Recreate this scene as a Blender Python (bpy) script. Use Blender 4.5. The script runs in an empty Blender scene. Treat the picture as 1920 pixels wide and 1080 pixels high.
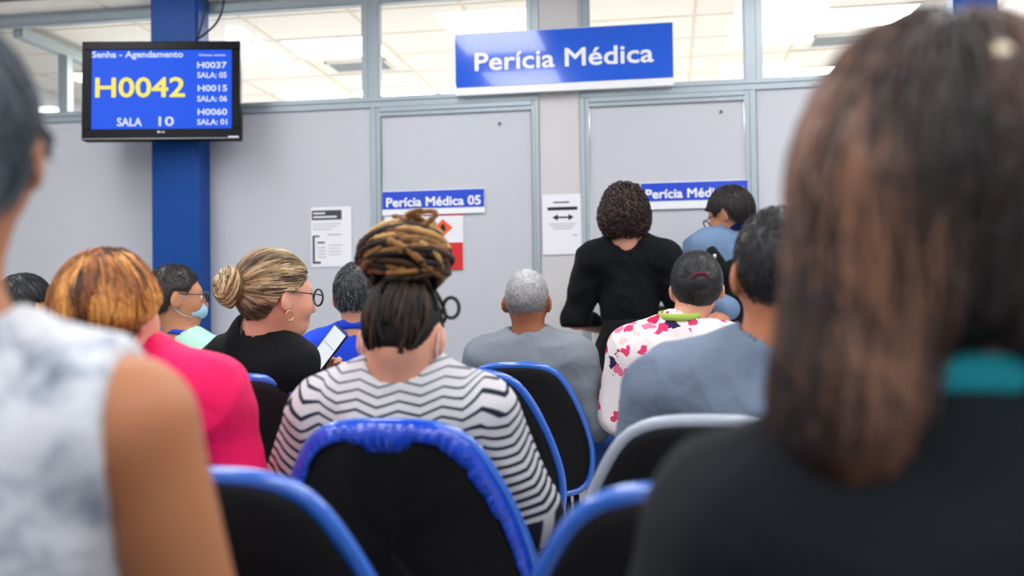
import bpy, math, random
import numpy as np
from mathutils import Matrix, Vector

random.seed(7); RNG = np.random.default_rng(7)
scn = bpy.context.scene
COL = scn.collection
V3 = lambda *a: np.array(a, float)

# ------------------------------------------------------------------ camera
F_PX, YAW, PITCH, ROLL, CAM_H = 1867.0, math.radians(9.0), math.radians(1.2), math.radians(0.8), 1.05
fw = V3(-math.sin(YAW)*math.cos(PITCH), math.cos(YAW)*math.cos(PITCH), math.sin(PITCH))
r0 = V3(math.cos(YAW), math.sin(YAW), 0); u0 = np.cross(r0, fw)
RC = math.cos(ROLL)*r0 - math.sin(ROLL)*u0
UC = math.sin(ROLL)*r0 + math.cos(ROLL)*u0
CAM = V3(0, 0, CAM_H)
cam_d = bpy.data.cameras.new('camera'); cam = bpy.data.objects.new('camera', cam_d); COL.objects.link(cam)
cam_d.sensor_width = 36; cam_d.lens = F_PX/1920*36; cam_d.clip_start = .02
cam.matrix_world = Matrix(((RC[0], UC[0], -fw[0], 0), (RC[1], UC[1], -fw[1], 0), (RC[2], UC[2], -fw[2], CAM_H), (0, 0, 0, 1)))
cam_d.dof.use_dof = True; cam_d.dof.focus_distance = 3.2; cam_d.dof.aperture_fstop = 1.9
scn.camera = cam

def ray(x, y): return fw + (x-960)/F_PX*RC + (540-y)/F_PX*UC
def at(x, y, d): return CAM + d*ray(x, y)
def onY(x, y, Y): r = ray(x, y); return CAM + r*(Y/r[1])
def onZ(x, y, Z): r = ray(x, y); return CAM + r*((Z-CAM_H)/r[2])

# ------------------------------------------------------------------ world, exposure
w = bpy.data.worlds.new('world'); scn.world = w; w.use_nodes = True
w.node_tree.nodes['Background'].inputs[0].default_value = (.8, .85, .9, 1)
w.node_tree.nodes['Background'].inputs[1].default_value = .3
scn.view_settings.view_transform = 'Standard'; scn.view_settings.look = 'None'
scn.view_settings.gamma = 1; scn.view_settings.use_curve_mapping = False
scn.view_settings.exposure = 0.0
LIGHT_FRONT, LIGHT_BACK = 9.4, 43.0

# ------------------------------------------------------------------ materials
def lin(c):
    return tuple(((v/255)/12.92 if v/255 <= .04045 else ((v/255+.055)/1.055)**2.4) for v in c)
class NT:
    def __init__(s, name):
        s.m = bpy.data.materials.new(name); s.m.use_nodes = True; s.t = s.m.node_tree
        s.b = s.t.nodes['Principled BSDF']; s.out = s.t.nodes['Material Output']
    def n(s, typ, **kw):
        nd = s.t.nodes.new(typ)
        for k, v in kw.items():
            if k.startswith('i_'): nd.inputs[k[2:].replace('_', ' ')].default_value = v
            else: setattr(nd, k, v)
        return nd
    def l(s, a, b): s.t.links.new(a, b)
    def math(s, op, a, b=None, c=None):
        nd = s.t.nodes.new('ShaderNodeMath'); nd.operation = op
        for i, v in enumerate((a, b, c)):
            if v is None: continue
            if isinstance(v, (int, float)): nd.inputs[i].default_value = v
            else: s.l(v, nd.inputs[i])
        return nd.outputs[0]
    def mix(s, fac, a, b):
        nd = s.t.nodes.new('ShaderNodeMix'); nd.data_type = 'RGBA'
        for sock, v in ((nd.inputs['Factor'], fac), (nd.inputs['A'], a), (nd.inputs['B'], b)):
            if isinstance(v, (int, float)): sock.default_value = v
            elif isinstance(v, tuple): sock.default_value = (*v[:3], 1)
            else: s.l(v, sock)
        return nd.outputs['Result']
    def ramp(s, fac, stops, interp='LINEAR'):
        nd = s.t.nodes.new('ShaderNodeValToRGB'); cr = nd.color_ramp; cr.interpolation = interp
        while len(cr.elements) < len(stops): cr.elements.new(.5)
        for e, (p, c) in zip(cr.elements, stops): e.position = p; e.color = (*c[:3], 1)
        s.l(fac, nd.inputs[0]); return nd.outputs[0]
    def coord(s, kind='Object'): return s.n('ShaderNodeTexCoord').outputs[kind]
    def noise(s, scale, vec=None, detail=3, rough=.5, dist=0):
        nd = s.n('ShaderNodeTexNoise'); nd.inputs['Scale'].default_value = scale
        nd.inputs['Detail'].default_value = detail; nd.inputs['Roughness'].default_value = rough
        nd.inputs['Distortion'].default_value = dist
        s.l(vec if vec is not None else s.coord(), nd.inputs['Vector']); return nd.outputs['Fac']
    def bump(s, h, strength=.3, dist=.01):
        nd = s.n('ShaderNodeBump'); nd.inputs['Strength'].default_value = strength; nd.inputs['Distance'].default_value = dist
        s.l(h, nd.inputs['Height']); s.l(nd.outputs[0], s.b.inputs['Normal'])
    def base(s, c):
        if isinstance(c, tuple): s.b.inputs['Base Color'].default_value = (*c[:3], 1)
        else: s.l(c, s.b.inputs['Base Color'])
    def set(s, **kw):
        for k, v in kw.items(): s.b.inputs[k.replace('_', ' ')].default_value = v
        return s
MATS = {}
def plain(name, rgb, rough=.5, metal=0, nscale=60, bump=.05, var=.06, spec=.5, coat=0):
    if name in MATS: return MATS[name]
    t = NT(name); c = lin(rgb); n = t.noise(nscale)
    t.base(t.mix(n, tuple(v*(1-var) for v in c), tuple(min(1, v*(1+var)) for v in c)))
    t.set(Roughness=rough, Metallic=metal, Specular_IOR_Level=spec, Coat_Weight=coat)
    if bump: t.bump(n, bump, .002)
    MATS[name] = t.m; return t.m
def fabric(name, rgb, rough=.85, wr=.25, var=.08, spec=.2):
    if name in MATS: return MATS[name]
    t = NT(name); c = lin(rgb); fine = t.noise(420, detail=2)
    t.base(t.mix(fine, tuple(v*(1-var) for v in c), tuple(min(1, v*(1+var)) for v in c)))
    big = t.noise(13, detail=4, dist=.6)
    t.bump(t.math('ADD', big, t.math('MULTIPLY', fine, .06)), wr, .03)
    t.set(Roughness=rough, Specular_IOR_Level=spec, Sheen_Weight=.03)
    MATS[name] = t.m; return t.m
def skin(name, rgb):
    if name in MATS: return MATS[name]
    t = NT(name); c = lin(rgb); n = t.noise(9, detail=4)
    red = (min(1, c[0]*1.08), c[1]*.86, c[2]*.82)
    t.base(t.mix(n, tuple(v*.93 for v in c), red)); t.bump(t.noise(240), .08, .002)
    t.set(Roughness=.5, Specular_IOR_Level=.35, Subsurface_Weight=.12, Subsurface_Scale=.01)
    t.b.inputs['Subsurface Radius'].default_value = (1, .35, .2)
    MATS[name] = t.m; return t.m
def hairmat(name, stops, rough=.38, spec=.3):
    t = NT(name); a = t.n('ShaderNodeAttribute', attribute_name='tint')
    n = t.noise(45, detail=3)
    f = t.math('ADD', a.outputs['Fac'], t.math('MULTIPLY', t.math('SUBTRACT', n, .5), .25))
    t.base(t.ramp(f, [(p, lin(c)) for p, c in stops])); t.set(Roughness=rough, Specular_IOR_Level=spec)
    t.bump(t.noise(300), .3, .002)
    return t.m
def emit(name, rgb, s):
    if name in MATS: return MATS[name]
    t = NT(name); t.base((.02, .02, .02)); t.b.inputs['Emission Color'].default_value = (*lin(rgb), 1)
    t.b.inputs['Emission Strength'].default_value = s; t.set(Roughness=.6, Specular_IOR_Level=.1); MATS[name] = t.m; return t.m

# ------------------------------------------------------------------ mesh helpers
def tagp(o, label=None, cat=None, group=None, kind=None):
    if label: o['label'] = label
    if cat: o['category'] = cat
    if group: o['group'] = group
    if kind: o['kind'] = kind
    return o
def link(o, parent=None):
    COL.objects.link(o)
    if parent is not None: o.parent = parent
    return o
def empty(name, loc=(0, 0, 0), rz=0, parent=None):
    o = bpy.data.objects.new(name, None); o.empty_display_size = .1
    o.location = loc; o.rotation_euler = (0, 0, rz); return link(o, parent)
def mesh_np(name, verts, quads, mat, parent=None, smooth=True, attrs=None, tris=None):
    me = bpy.data.meshes.new(name); verts = np.asarray(verts, np.float32)
    me.vertices.add(len(verts)); me.vertices.foreach_set('co', verts.ravel())
    q = np.asarray(quads, np.int32).reshape(-1, 4) if quads is not None and len(quads) else np.zeros((0, 4), np.int32)
    t3 = np.asarray(tris, np.int32).reshape(-1, 3) if tris is not None and len(tris) else np.zeros((0, 3), np.int32)
    idx = np.concatenate([q.ravel(), t3.ravel()])
    me.loops.add(len(idx)); me.loops.foreach_set('vertex_index', idx)
    me.polygons.add(len(q)+len(t3))
    st = np.concatenate([np.arange(len(q))*4, len(q)*4+np.arange(len(t3))*3]).astype(np.int32)
    me.polygons.foreach_set('loop_start', st)
    me.update(calc_edges=True); me.validate()
    if smooth: me.polygons.foreach_set('use_smooth', np.ones(len(me.polygons), bool))
    for k, a in (attrs or {}).items():
        at_ = me.attributes.new(k, 'FLOAT', 'POINT'); at_.data.foreach_set('value', np.asarray(a, np.float32))
    if mat: me.materials.append(mat)
    return link(bpy.data.objects.new(name, me), parent)
class MB:
    def __init__(s): s.v = []; s.f = []
    def box(s, x0, x1, y0, y1, z0, z1, bev=0):
        b = len(s.v)
        if bev <= 0:
            s.v += [(x, y, z) for z in (z0, z1) for y in (y0, y1) for x in (x0, x1)]
            s.f += [tuple(b+i for i in q) for q in ((0, 2, 3, 1), (4, 5, 7, 6), (0, 1, 5, 4), (2, 6, 7, 3), (0, 4, 6, 2), (1, 3, 7, 5))]
        else:  # chamfered box
            import itertools
            cx, cy, cz = (x0+x1)/2, (y0+y1)/2, (z0+z1)/2; h = ((x1-x0)/2, (y1-y0)/2, (z1-z0)/2)
            ids = {}
            for sg in itertools.product((-1, 1), repeat=3):
                for ax in range(3):
                    p = [c+sg[i]*(h[i]-(0 if i == ax else bev)) for i, c in enumerate((cx, cy, cz))]
                    ids[sg, ax] = len(s.v); s.v.append(tuple(p))
            for ax in range(3):
                o1, o2 = [i for i in range(3) if i != ax]
                for sd in (-1, 1):
                    q = []
                    for a, c in ((-1, -1), (1, -1), (1, 1), (-1, 1)):
                        sg = [0]*3; sg[ax] = sd; sg[o1] = a; sg[o2] = c; q.append(ids[tuple(sg), ax])
                    s.f.append(tuple(q))
                for a in (-1, 1):
                    for c in (-1, 1):
                        q = []
                        for e in (-1, 1):
                            sg = [0]*3; sg[ax] = e; sg[o1] = a; sg[o2] = c
                            q.append((tuple(sg)))
                        s.f.append((ids[q[0], o1], ids[q[1], o1], ids[q[1], o2], ids[q[0], o2]))
            for sg in itertools.product((-1, 1), repeat=3): s.f.append(tuple(ids[sg, a] for a in range(3)))
        return s
    def tube(s, pts, r, n=8, cap=True, closed=False):
        pts = [np.array(p, float) for p in pts]; m = len(pts); b = len(s.v)
        rs = r if hasattr(r, '__len__') else [r]*m
        prev = None
        for i, p in enumerate(pts):
            if closed: t = pts[(i+1) % m]-pts[i-1]
            else: t = pts[min(i+1, m-1)]-pts[max(i-1, 0)]
            t = t/(np.linalg.norm(t)+1e-9)
            if prev is None:
                a = V3(0, 0, 1) if abs(t[2]) < .9 else V3(1, 0, 0)
                u = np.cross(t, a)
            else: u = prev-t*(prev@t)
            u = u/np.linalg.norm(u); prev = u; v = np.cross(t, u)
            for k in range(n):
                a = 2*math.pi*k/n; s.v.append(tuple(p+rs[i]*(math.cos(a)*u+math.sin(a)*v)))
        for i in range(m if closed else m-1):
            j = (i+1) % m
            for k in range(n):
                k2 = (k+1) % n; s.f.append((b+i*n+k, b+i*n+k2, b+j*n+k2, b+j*n+k))
        if cap and not closed:
            s.f.append(tuple(b+k for k in reversed(range(n)))); s.f.append(tuple(b+(m-1)*n+k for k in range(n)))
        return s
    def poly(s, pts2, y, th=.001):   # a flat plate in the XZ plane facing -Y
        b = len(s.v); n = len(pts2)
        s.v += [(x, y-th, z) for x, z in pts2]+[(x, y, z) for x, z in pts2]
        s.f.append(tuple(range(b, b+n))); s.f.append(tuple(b+n+i for i in reversed(range(n))))
        for i in range(n): j = (i+1) % n; s.f.append((b+i, b+n+i, b+n+j, b+j))
        return s
    def build(s, name, mat, parent=None, smooth=False):
        me = bpy.data.meshes.new(name); me.from_pydata(s.v, [], s.f); me.update()
        import bmesh
        bm = bmesh.new(); bm.from_mesh(me); bmesh.ops.recalc_face_normals(bm, faces=bm.faces); bm.to_mesh(me); bm.free()
        if smooth: me.polygons.foreach_set('use_smooth', np.ones(len(me.polygons), bool))
        me.materials.append(mat); return link(bpy.data.objects.new(name, me), parent)
def text_obj(name, s, mat, parent, x0, x1, zc, y, height=None, bold=.012, rot=None, depth=.002):
    """flat lettering facing -Y: spans x0..x1, centred on height zc, cap height given"""
    c = bpy.data.curves.new(name, 'FONT'); c.body = s; c.size = 1; c.offset = 0; c.extrude = .01; c.resolution_u = 3
    o = bpy.data.objects.new(name, c); COL.objects.link(o)
    me = bpy.data.meshes.new_from_object(o.evaluated_get(bpy.context.evaluated_depsgraph_get()))
    bpy.data.objects.remove(o); bpy.data.curves.remove(c)
    n = len(me.vertices); co = np.zeros(n*3, np.float32); me.vertices.foreach_get('co', co); co = co.reshape(-1, 3)
    mn, mx = co.min(0), co.max(0); sx = (x1-x0)/(mx[0]-mn[0]); sz = (height/.73 if height else sx)
    out = np.empty_like(co)
    out[:, 0] = x0+(co[:, 0]-mn[0])*sx; out[:, 2] = zc+(co[:, 1]-.36)*sz; out[:, 1] = y-depth*(co[:, 2]+.01)/.02
    # heavier weight: the same glyph outlines repeated at small offsets
    polys = [list(p.vertices) for p in me.polygons]; bpy.data.meshes.remove(me); V = []; Fc = []; b = bold*sz
    for k in range(8 if bold else 1):
        o = np.array([b*math.cos(k*math.pi/4), -.00003*k, b*math.sin(k*math.pi/4)]) if bold else 0
        V += [tuple(p) for p in out+o]; Fc += [tuple(i+k*n for i in p) for p in polys]
    me = bpy.data.meshes.new(name); me.from_pydata(V, [], Fc); me.update(); me.materials.append(mat)
    return link(bpy.data.objects.new(name, me), parent)

# ------------------------------------------------------------------ signed-distance modelling
def smin(a, b, k):
    if k <= 0: return np.minimum(a, b)
    h = np.maximum(k-np.abs(a-b), 0)/k; return np.minimum(a, b)-h*h*k*.25
class SDF:
    def __init__(s): s.p = []
    def cap(s, a, b, ra, rb=None, k=.02, op='u'):
        a, b = np.array(a, float), np.array(b, float); rb = ra if rb is None else rb
        r = max(ra, rb); s.p.append((op, 'c', (a, b, ra, rb), k, np.minimum(a, b)-r, np.maximum(a, b)+r)); return s
    def ell(s, c, r, R=None, k=.02, op='u'):
        c, r = np.array(c, float), np.array(r, float); R = np.eye(3) if R is None else np.asarray(R)
        e = np.abs(R)@r; s.p.append((op, 'e', (c, r, R), k, c-e, c+e)); return s
    def cut(s, fn, k=.005): s.p.append(('i', 'f', fn, k, None, None)); return s
    @staticmethod
    def ev(kind, a, X, Y, Z):
        if kind == 'c':
            p, q, ra, rb = a; d = q-p; L = max(d@d, 1e-12)
            t = np.clip(((X-p[0])*d[0]+(Y-p[1])*d[1]+(Z-p[2])*d[2])/L, 0, 1)
            return np.sqrt((X-p[0]-t*d[0])**2+(Y-p[1]-t*d[1])**2+(Z-p[2]-t*d[2])**2)-(ra+(rb-ra)*t)
        c, r, R = a; x, y, z = X-c[0], Y-c[1], Z-c[2]
        q = [R[0, i]*x+R[1, i]*y+R[2, i]*z for i in range(3)]
        k0 = np.sqrt((q[0]/r[0])**2+(q[1]/r[1])**2+(q[2]/r[2])**2)
        k1 = np.sqrt((q[0]/r[0]**2)**2+(q[1]/r[1]**2)**2+(q[2]/r[2]**2)**2)
        return k0*(k0-1)/np.maximum(k1, 1e-6)
    def eval(s, P):
        X, Y, Z = P[:, 0], P[:, 1], P[:, 2]; V = np.full(len(P), 1.0)
        for op, kd, a, k, lo, hi in s.p:
            if op == 'i': V = -smin(-V, -a(X, Y, Z), k)
            else:
                d = s.ev(kd, a, X, Y, Z); V = smin(V, d, k) if op == 'u' else -smin(-V, d, k)
        return V
    def grad(s, P, e=.002):
        return np.stack([s.eval(P+V3(*(e if i == j else 0 for j in range(3))))-s.eval(P-V3(*(e if i == j else 0 for j in range(3)))) for i in range(3)], 1)/(2*e)
    def mesh(s, h, smooth=2):
        lo = np.min([p[4] for p in s.p if p[0] == 'u'], 0)-3*h-.01; hi = np.max([p[5] for p in s.p if p[0] == 'u'], 0)+3*h+.01
        n = np.ceil((hi-lo)/h).astype(int)+1
        ax = [lo[i]+np.arange(n[i])*h for i in range(3)]
        V = np.full(tuple(n), 1.0, np.float32)
        for op, kd, a, k, pl, ph in s.p:
            if op == 'i':
                g = a(ax[0][:, None, None], ax[1][None, :, None], ax[2][None, None, :]); V = -smin(-V, -g.astype(np.float32), k); continue
            m = k+2.5*h
            i0 = np.clip(((pl-m-lo)/h).astype(int), 0, n-1); i1 = np.clip(((ph+m-lo)/h).astype(int)+2, 1, n)
            sl = tuple(slice(i0[i], i1[i]) for i in range(3))
            d = s.ev(kd, a, ax[0][sl[0]][:, None, None], ax[1][sl[1]][None, :, None], ax[2][sl[2]][None, None, :]).astype(np.float32)
            V[sl] = smin(V[sl], d, k) if op == 'u' else -smin(-V[sl], d, k)
        return nets(V, lo, h, smooth)
def nets(V, lo, h, smooth=2):
    S = V < 0; nx, ny, nz = V.shape
    c = np.zeros((nx-1, ny-1, nz-1), np.int8)
    cs = [(i, j, k) for i in (0, 1) for j in (0, 1) for k in (0, 1)]
    for i, j, k in cs: c += S[i:nx-1+i, j:ny-1+j, k:nz-1+k]
    act = np.argwhere((c > 0) & (c < 8)); idx = np.full(c.shape, -1, np.int32)
    idx[act[:, 0], act[:, 1], act[:, 2]] = np.arange(len(act))
    acc = np.zeros((len(act), 3)); cnt = np.zeros(len(act))
    for a in cs:
        for ax in range(3):
            if a[ax]: continue
            b = list(a); b[ax] = 1
            va = V[act[:, 0]+a[0], act[:, 1]+a[1], act[:, 2]+a[2]]; vb = V[act[:, 0]+b[0], act[:, 1]+b[1], act[:, 2]+b[2]]
            m = (va < 0) != (vb < 0)
            if not m.any(): continue
            t = np.clip(va[m]/(va[m]-vb[m]), 0, 1); p = np.tile(np.array(a, float), (m.sum(), 1)); p[:, ax] += t
            acc[m] += p; cnt[m] += 1
    P = lo+(act+acc/np.maximum(cnt, 1)[:, None])*h
    Q = []
    for ax in range(3):
        o1, o2 = (ax+1) % 3, (ax+2) % 3
        sa = [slice(None)]*3; sb = [slice(None)]*3; sa[ax] = slice(0, -1); sb[ax] = slice(1, None)
        A, B = S[tuple(sa)], S[tuple(sb)]; e = np.argwhere(A != B)
        ok = (e[:, o1] >= 1) & (e[:, o2] >= 1) & (e[:, o1] < V.shape[o1]-1) & (e[:, o2] < V.shape[o2]-1); e = e[ok]
        def g(d1, d2): q = e.copy(); q[:, o1] -= d1; q[:, o2] -= d2; return idx[q[:, 0], q[:, 1], q[:, 2]]
        q = np.stack([g(1, 1), g(0, 1), g(0, 0), g(1, 0)], 1); fl = ~A[e[:, 0], e[:, 1], e[:, 2]]
        q[fl] = q[fl][:, ::-1]; Q.append(q)
    Q = np.concatenate(Q); Q = Q[(Q >= 0).all(1)]
    for _ in range(smooth):
        a = np.concatenate([Q[:, i] for i in range(4)]); b = np.concatenate([Q[:, (i+1) % 4] for i in range(4)])
        a2, b2 = np.concatenate([a, b]), np.concatenate([b, a])
        ct = np.maximum(np.bincount(a2, minlength=len(P)), 1)
        av = np.stack([np.bincount(a2, weights=P[b2, i], minlength=len(P)) for i in range(3)], 1)/ct[:, None]
        P = P*.45+av*.55
    return P, Q
def normals(P, Q):
    n = np.cross(P[Q[:, 2]]-P[Q[:, 0]], P[Q[:, 3]]-P[Q[:, 1]]); N = np.zeros_like(P)
    for i in range(3):
        for j in range(4): N[:, i] += np.bincount(Q[:, j], weights=n[:, i], minlength=len(P))
    return N/np.maximum(np.linalg.norm(N, axis=1), 1e-9)[:, None]
def folds(P, amp, scale, seed, n=7):
    r = np.random.default_rng(seed); D = np.zeros(len(P))
    wv = P+.02*np.sin(P[:, [1, 2, 0]]*scale*.35+seed)
    for i in range(n):
        k = r.normal(size=3); k[2] *= .9; k /= np.linalg.norm(k); D += np.sin(wv@k*scale*r.uniform(.5, 1.6)+r.uniform(0, 6.3))
    D /= math.sqrt(n); return amp*(np.abs(D)*-1.1+.6)
def rotm(ax, a):
    return np.array(Matrix.Rotation(a, 3, ax))
# ------------------------------------------------------------------ surface materials
def wall_mat():
    t = NT('laminate_grey'); c = lin((197, 200, 206)); n = t.noise(500, detail=2); b = t.noise(2.2, detail=3)
    t.base(t.mix(t.math('ADD', t.math('MULTIPLY', n, .5), t.math('MULTIPLY', b, .5)), tuple(v*.95 for v in c), tuple(v*1.04 for v in c)))
    t.bump(n, .05, .001); t.set(Roughness=.55, Specular_IOR_Level=.35); return t.m
M_WALL = wall_mat()
M_STRIP = plain('laminate_warm_grey', (206, 204, 203), .55, nscale=300, bump=.03, var=.03)
M_ALU = plain('aluminium_profile', (165, 178, 184), .38, .25, nscale=25, bump=.02, var=.04)
M_WHITE = plain('white_paint', (238, 236, 232), .6, nscale=90, var=.02)
M_TILE = plain('ceiling_tile_white', (246, 243, 236), .9, nscale=240, bump=.12, var=.03)
M_GRID = plain('ceiling_grid', (226, 214, 196), .5, nscale=40, var=.03)
M_FLOOR = plain('vinyl_floor', (190, 186, 180), .35, nscale=8, bump=.02, var=.1)
M_COLBLUE = plain('column_blue_paint', (0, 68, 146), .5, nscale=30, bump=.03, var=.05, spec=.3)
M_SIGNBLUE = plain('sign_blue_vinyl', (0, 90, 220), .12, nscale=12, bump=0, var=.03, spec=.6, coat=.5)
M_SIGNBLUE2 = plain('door_sign_blue_vinyl', (24, 70, 205), .2, nscale=12, bump=0, var=.03)
M_SIGNWHITE = plain('sign_white', (240, 242, 244), .3, nscale=40, bump=0, var=.02)
M_PAPER = plain('paper_white', (236, 236, 240), .8, nscale=200, bump=.04, var=.02)
M_INK = plain('print_black', (28, 28, 34), .7, bump=0); M_INKG = plain('print_dark_grey', (62, 68, 82), .7, bump=0)
M_INKL = plain('print_light_grey', (178, 180, 186), .7, bump=0); M_RED = plain('print_red', (214, 34, 40), .6, bump=0)
M_ORANGE = plain('print_orange', (236, 92, 36), .6, bump=0)
M_BLACKPL = plain('black_plastic', (6, 7, 14), .45, spec=.2, nscale=40, bump=.01)
M_CABLE = plain('black_cable', (26, 28, 34), .5)
M_STEEL = plain('grey_metal', (120, 124, 128), .4, .8, nscale=50)
def glass_mat():
    t = NT('clear_glass'); tr = t.n('ShaderNodeBsdfTransparent'); gl = t.n('ShaderNodeBsdfGlossy'); gl.inputs['Roughness'].default_value = .01
    mx = t.n('ShaderNodeMixShader'); mx.inputs[0].default_value = .045
    t.l(tr.outputs[0], mx.inputs[1]); t.l(gl.outputs[0], mx.inputs[2]); t.l(mx.outputs[0], t.out.inputs[0]); return t.m
M_GLASS = glass_mat()

# ------------------------------------------------------------------ room shell
YW = 5.09
def struct(name, mb, mat, parent=None):
    o = mb.build(name, mat, parent)
    if parent is None: o['kind'] = 'structure'
    return o
struct('floor', MB().box(-4.6, 3.4, -2.6, 10.2, -.05, 0), M_FLOOR)
struct('wall_left', MB().box(-4.7, -4.6, -2.6, 10.2, 0, 3.0), M_WALL)
struct('wall_right', MB().box(3.4, 3.5, -2.6, 10.2, 0, 3.0), M_WALL)
struct('wall_rear', MB().box(-4.7, 3.5, -2.7, -2.6, 0, 3.0), M_WALL)
struct('wall_back', MB().box(-4.7, 3.5, 10.2, 10.3, 0, 3.0), M_WHITE)
struct('ceiling_1', MB().box(-4.7, 3.5, -2.7, YW+.03, 2.86, 2.92), M_TILE)

# the panelled partition: every panel, post and rail is a piece of it
wf = empty('wall_front', (0, YW, 0)); wf['kind'] = 'structure'
Z_SILL0, Z_SILL1, Z_HEAD, Z_TOP = 2.128, 2.178, 2.080, 2.69
XL, XR = -4.6, 3.4
def wpiece(name, x0, x1, z0, z1, mat, y0=0, y1=.04, groove=None):
    m = MB()
    if groove is None: m.box(x0, x1, y0, y1, z0, z1, .002)
    elif groove == 'v':
        a = (x1-x0)*.30
        m.box(x0, x0+a, y0-.012, y1+.012, z0, z1); m.box(x1-a, x1, y0-.012, y1+.012, z0, z1); m.box(x0+a, x1-a, y0-.005, y1+.005, z0, z1)
    else:
        a = (z1-z0)*.34
        m.box(x0, x1, y0-.012, y1+.012, z0, z0+a); m.box(x0, x1, y0-.012, y1+.012, z1-a, z1); m.box(x0, x1, y0-.005, y1+.005, z0+a, z1-a)
    return m.build(name, mat, wf)
D1L, D1a, D1b, D1R = -1.552, -1.500, -.690, -.652
D2L, D2a, D2b, D2R = -.440, -.394, .385, .440
X_UP = dict(m1=(-1.590, -1.508), s1=(-.703, -.648), s2=(-.440, -.392), m3=(.392, .470))
for x0, x1 in ((XL, -2.70), (-2.698, D1L), (D2R+.004, 1.50), (1.502, XR)):
    wpiece('panel', x0, x1, .06, Z_SILL0, M_WALL)
wpiece('strip_panel', D1R, D2L, .06, Z_SILL1-.012, M_STRIP, -.004, .04)
wpiece('strip_panel', X_UP['s1'][1], X_UP['s2'][0], Z_SILL1-.010, 2.86, M_STRIP, -.004, .04)
wpiece('rail', XL, D1R-.002, Z_SILL0, Z_SILL1, M_ALU, groove='h')
wpiece('rail', D2L+.002, XR, Z_SILL0, Z_SILL1, M_ALU, groove='h')
wpiece('rail', XL, X_UP['s1'][1], Z_TOP, 2.80, M_ALU, groove='h'); wpiece('rail', X_UP['s2'][0], XR, Z_TOP, 2.80, M_ALU, groove='h')
wpiece('skirting', XL, D1L, 0, .06, M_ALU); wpiece('skirting', D1R, D2L, 0, .06, M_ALU); wpiece('skirting', D2R, XR, 0, .06, M_ALU)
for x0, x1 in (X_UP['m1'], X_UP['s1'], X_UP['s2'], X_UP['m3']):
    wpiece('mullion', x0, x1, Z_SILL1, Z_TOP, M_ALU, groove='v')
wpiece('panel_joint', D2R+.0, D2R+.004, .06, Z_SILL0, M_ALU, -.003, .04)
wpiece('panel', XL, XR, 2.80, 2.86, M_WALL)
for i, (x0, x1) in enumerate(((XL, X_UP['m1'][0]), (X_UP['m1'][1], X_UP['s1'][0]), (X_UP['s2'][1], X_UP['m3'][0]), (X_UP['m3'][1], XR))):
    b = .008
    m = MB(); m.box(x0, x0+b, -.004, .044, Z_SILL1, Z_TOP); m.box(x1-b, x1, -.004, .044, Z_SILL1, Z_TOP)
    m.box(x0+b, x1-b, -.004, .044, Z_SILL1, Z_SILL1+b); m.box(x0+b, x1-b, -.004, .044, Z_TOP-b, Z_TOP)
    wn = m.build('window_%d' % (i+1), M_ALU); wn.location = (0, YW, 0); wn['kind'] = 'structure'
    MB().box(x0+b, x1-b, .016, .022, Z_SILL1+b, Z_TOP-b).build('pane', M_GLASS, wn)
for i, (l, a, b, r) in enumerate(((D1L, D1a, D1b, D1R), (D2L, D2a, D2b, D2R))):
    d = empty('door_%d' % (i+1), ((a+b)/2, YW, 0)); d['kind'] = 'structure'; cx = (a+b)/2
    def fp(name, x0, x1, z0, z1, g):
        m = MB(); q = .55
        if g == 'l': m.box(x0-cx, x0+(x1-x0)*q-cx, -.016, .056, z0, z1, .002); m.box(x0+(x1-x0)*q-cx, x1-cx, -.008, .05, z0, z1)
        if g == 'r': m.box(x1-(x1-x0)*q-cx, x1-cx, -.016, .056, z0, z1, .002); m.box(x0-cx, x1-(x1-x0)*q-cx, -.008, .05, z0, z1)
        if g == 't': m.box(x0-cx, x1-cx, -.016, .056, z0+(z1-z0)*.45, z1, .002); m.box(x0-cx, x1-cx, -.008, .05, z0, z0+(z1-z0)*.45)
        m.build(name, M_ALU, d)
    fp('frame_post', l, a, 0, Z_SILL0-.002, 'l'); fp('frame_post', b, r, 0, Z_SILL0-.002, 'r'); fp('frame_head', a, b, Z_HEAD, Z_SILL0-.002, 't')
    MB().box(a-cx+.004, b-cx-.004, .006, .041, .01, Z_HEAD-.004, .002).build('door_leaf', M_WALL, d)
    k = MB().tube([(a-cx+.07, .006, 1.02), (a-cx+.07, -.045, 1.02), (a-cx+.19, -.05, 1.02)], .009, 8).build('door_handle', M_STEEL, d, True)
    p = onY((937, 1352)[i], (231, 209)[i], YW)
    MB().tube([(p[0]-cx, .006, p[2]), (p[0]-cx, -.006, p[2])], .007, 10).build('door_stud', M_STEEL, d, True)

# columns
def column(px0, px1, py, Y, label):
    a, b = onY(px0, py, Y)[0], onY(px1, py, Y)[0]
    o = MB().box(a, b, Y, YW-.013, 0, 2.86, .012).build('column', M_COLBLUE); return tagp(o, label, 'column', kind='structure')
column(282, 371, 250, 4.93, 'deep blue square column behind the television')
column(1788, 1872, 15, 4.93, 'deep blue column behind the head of the brown-haired person')

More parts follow.
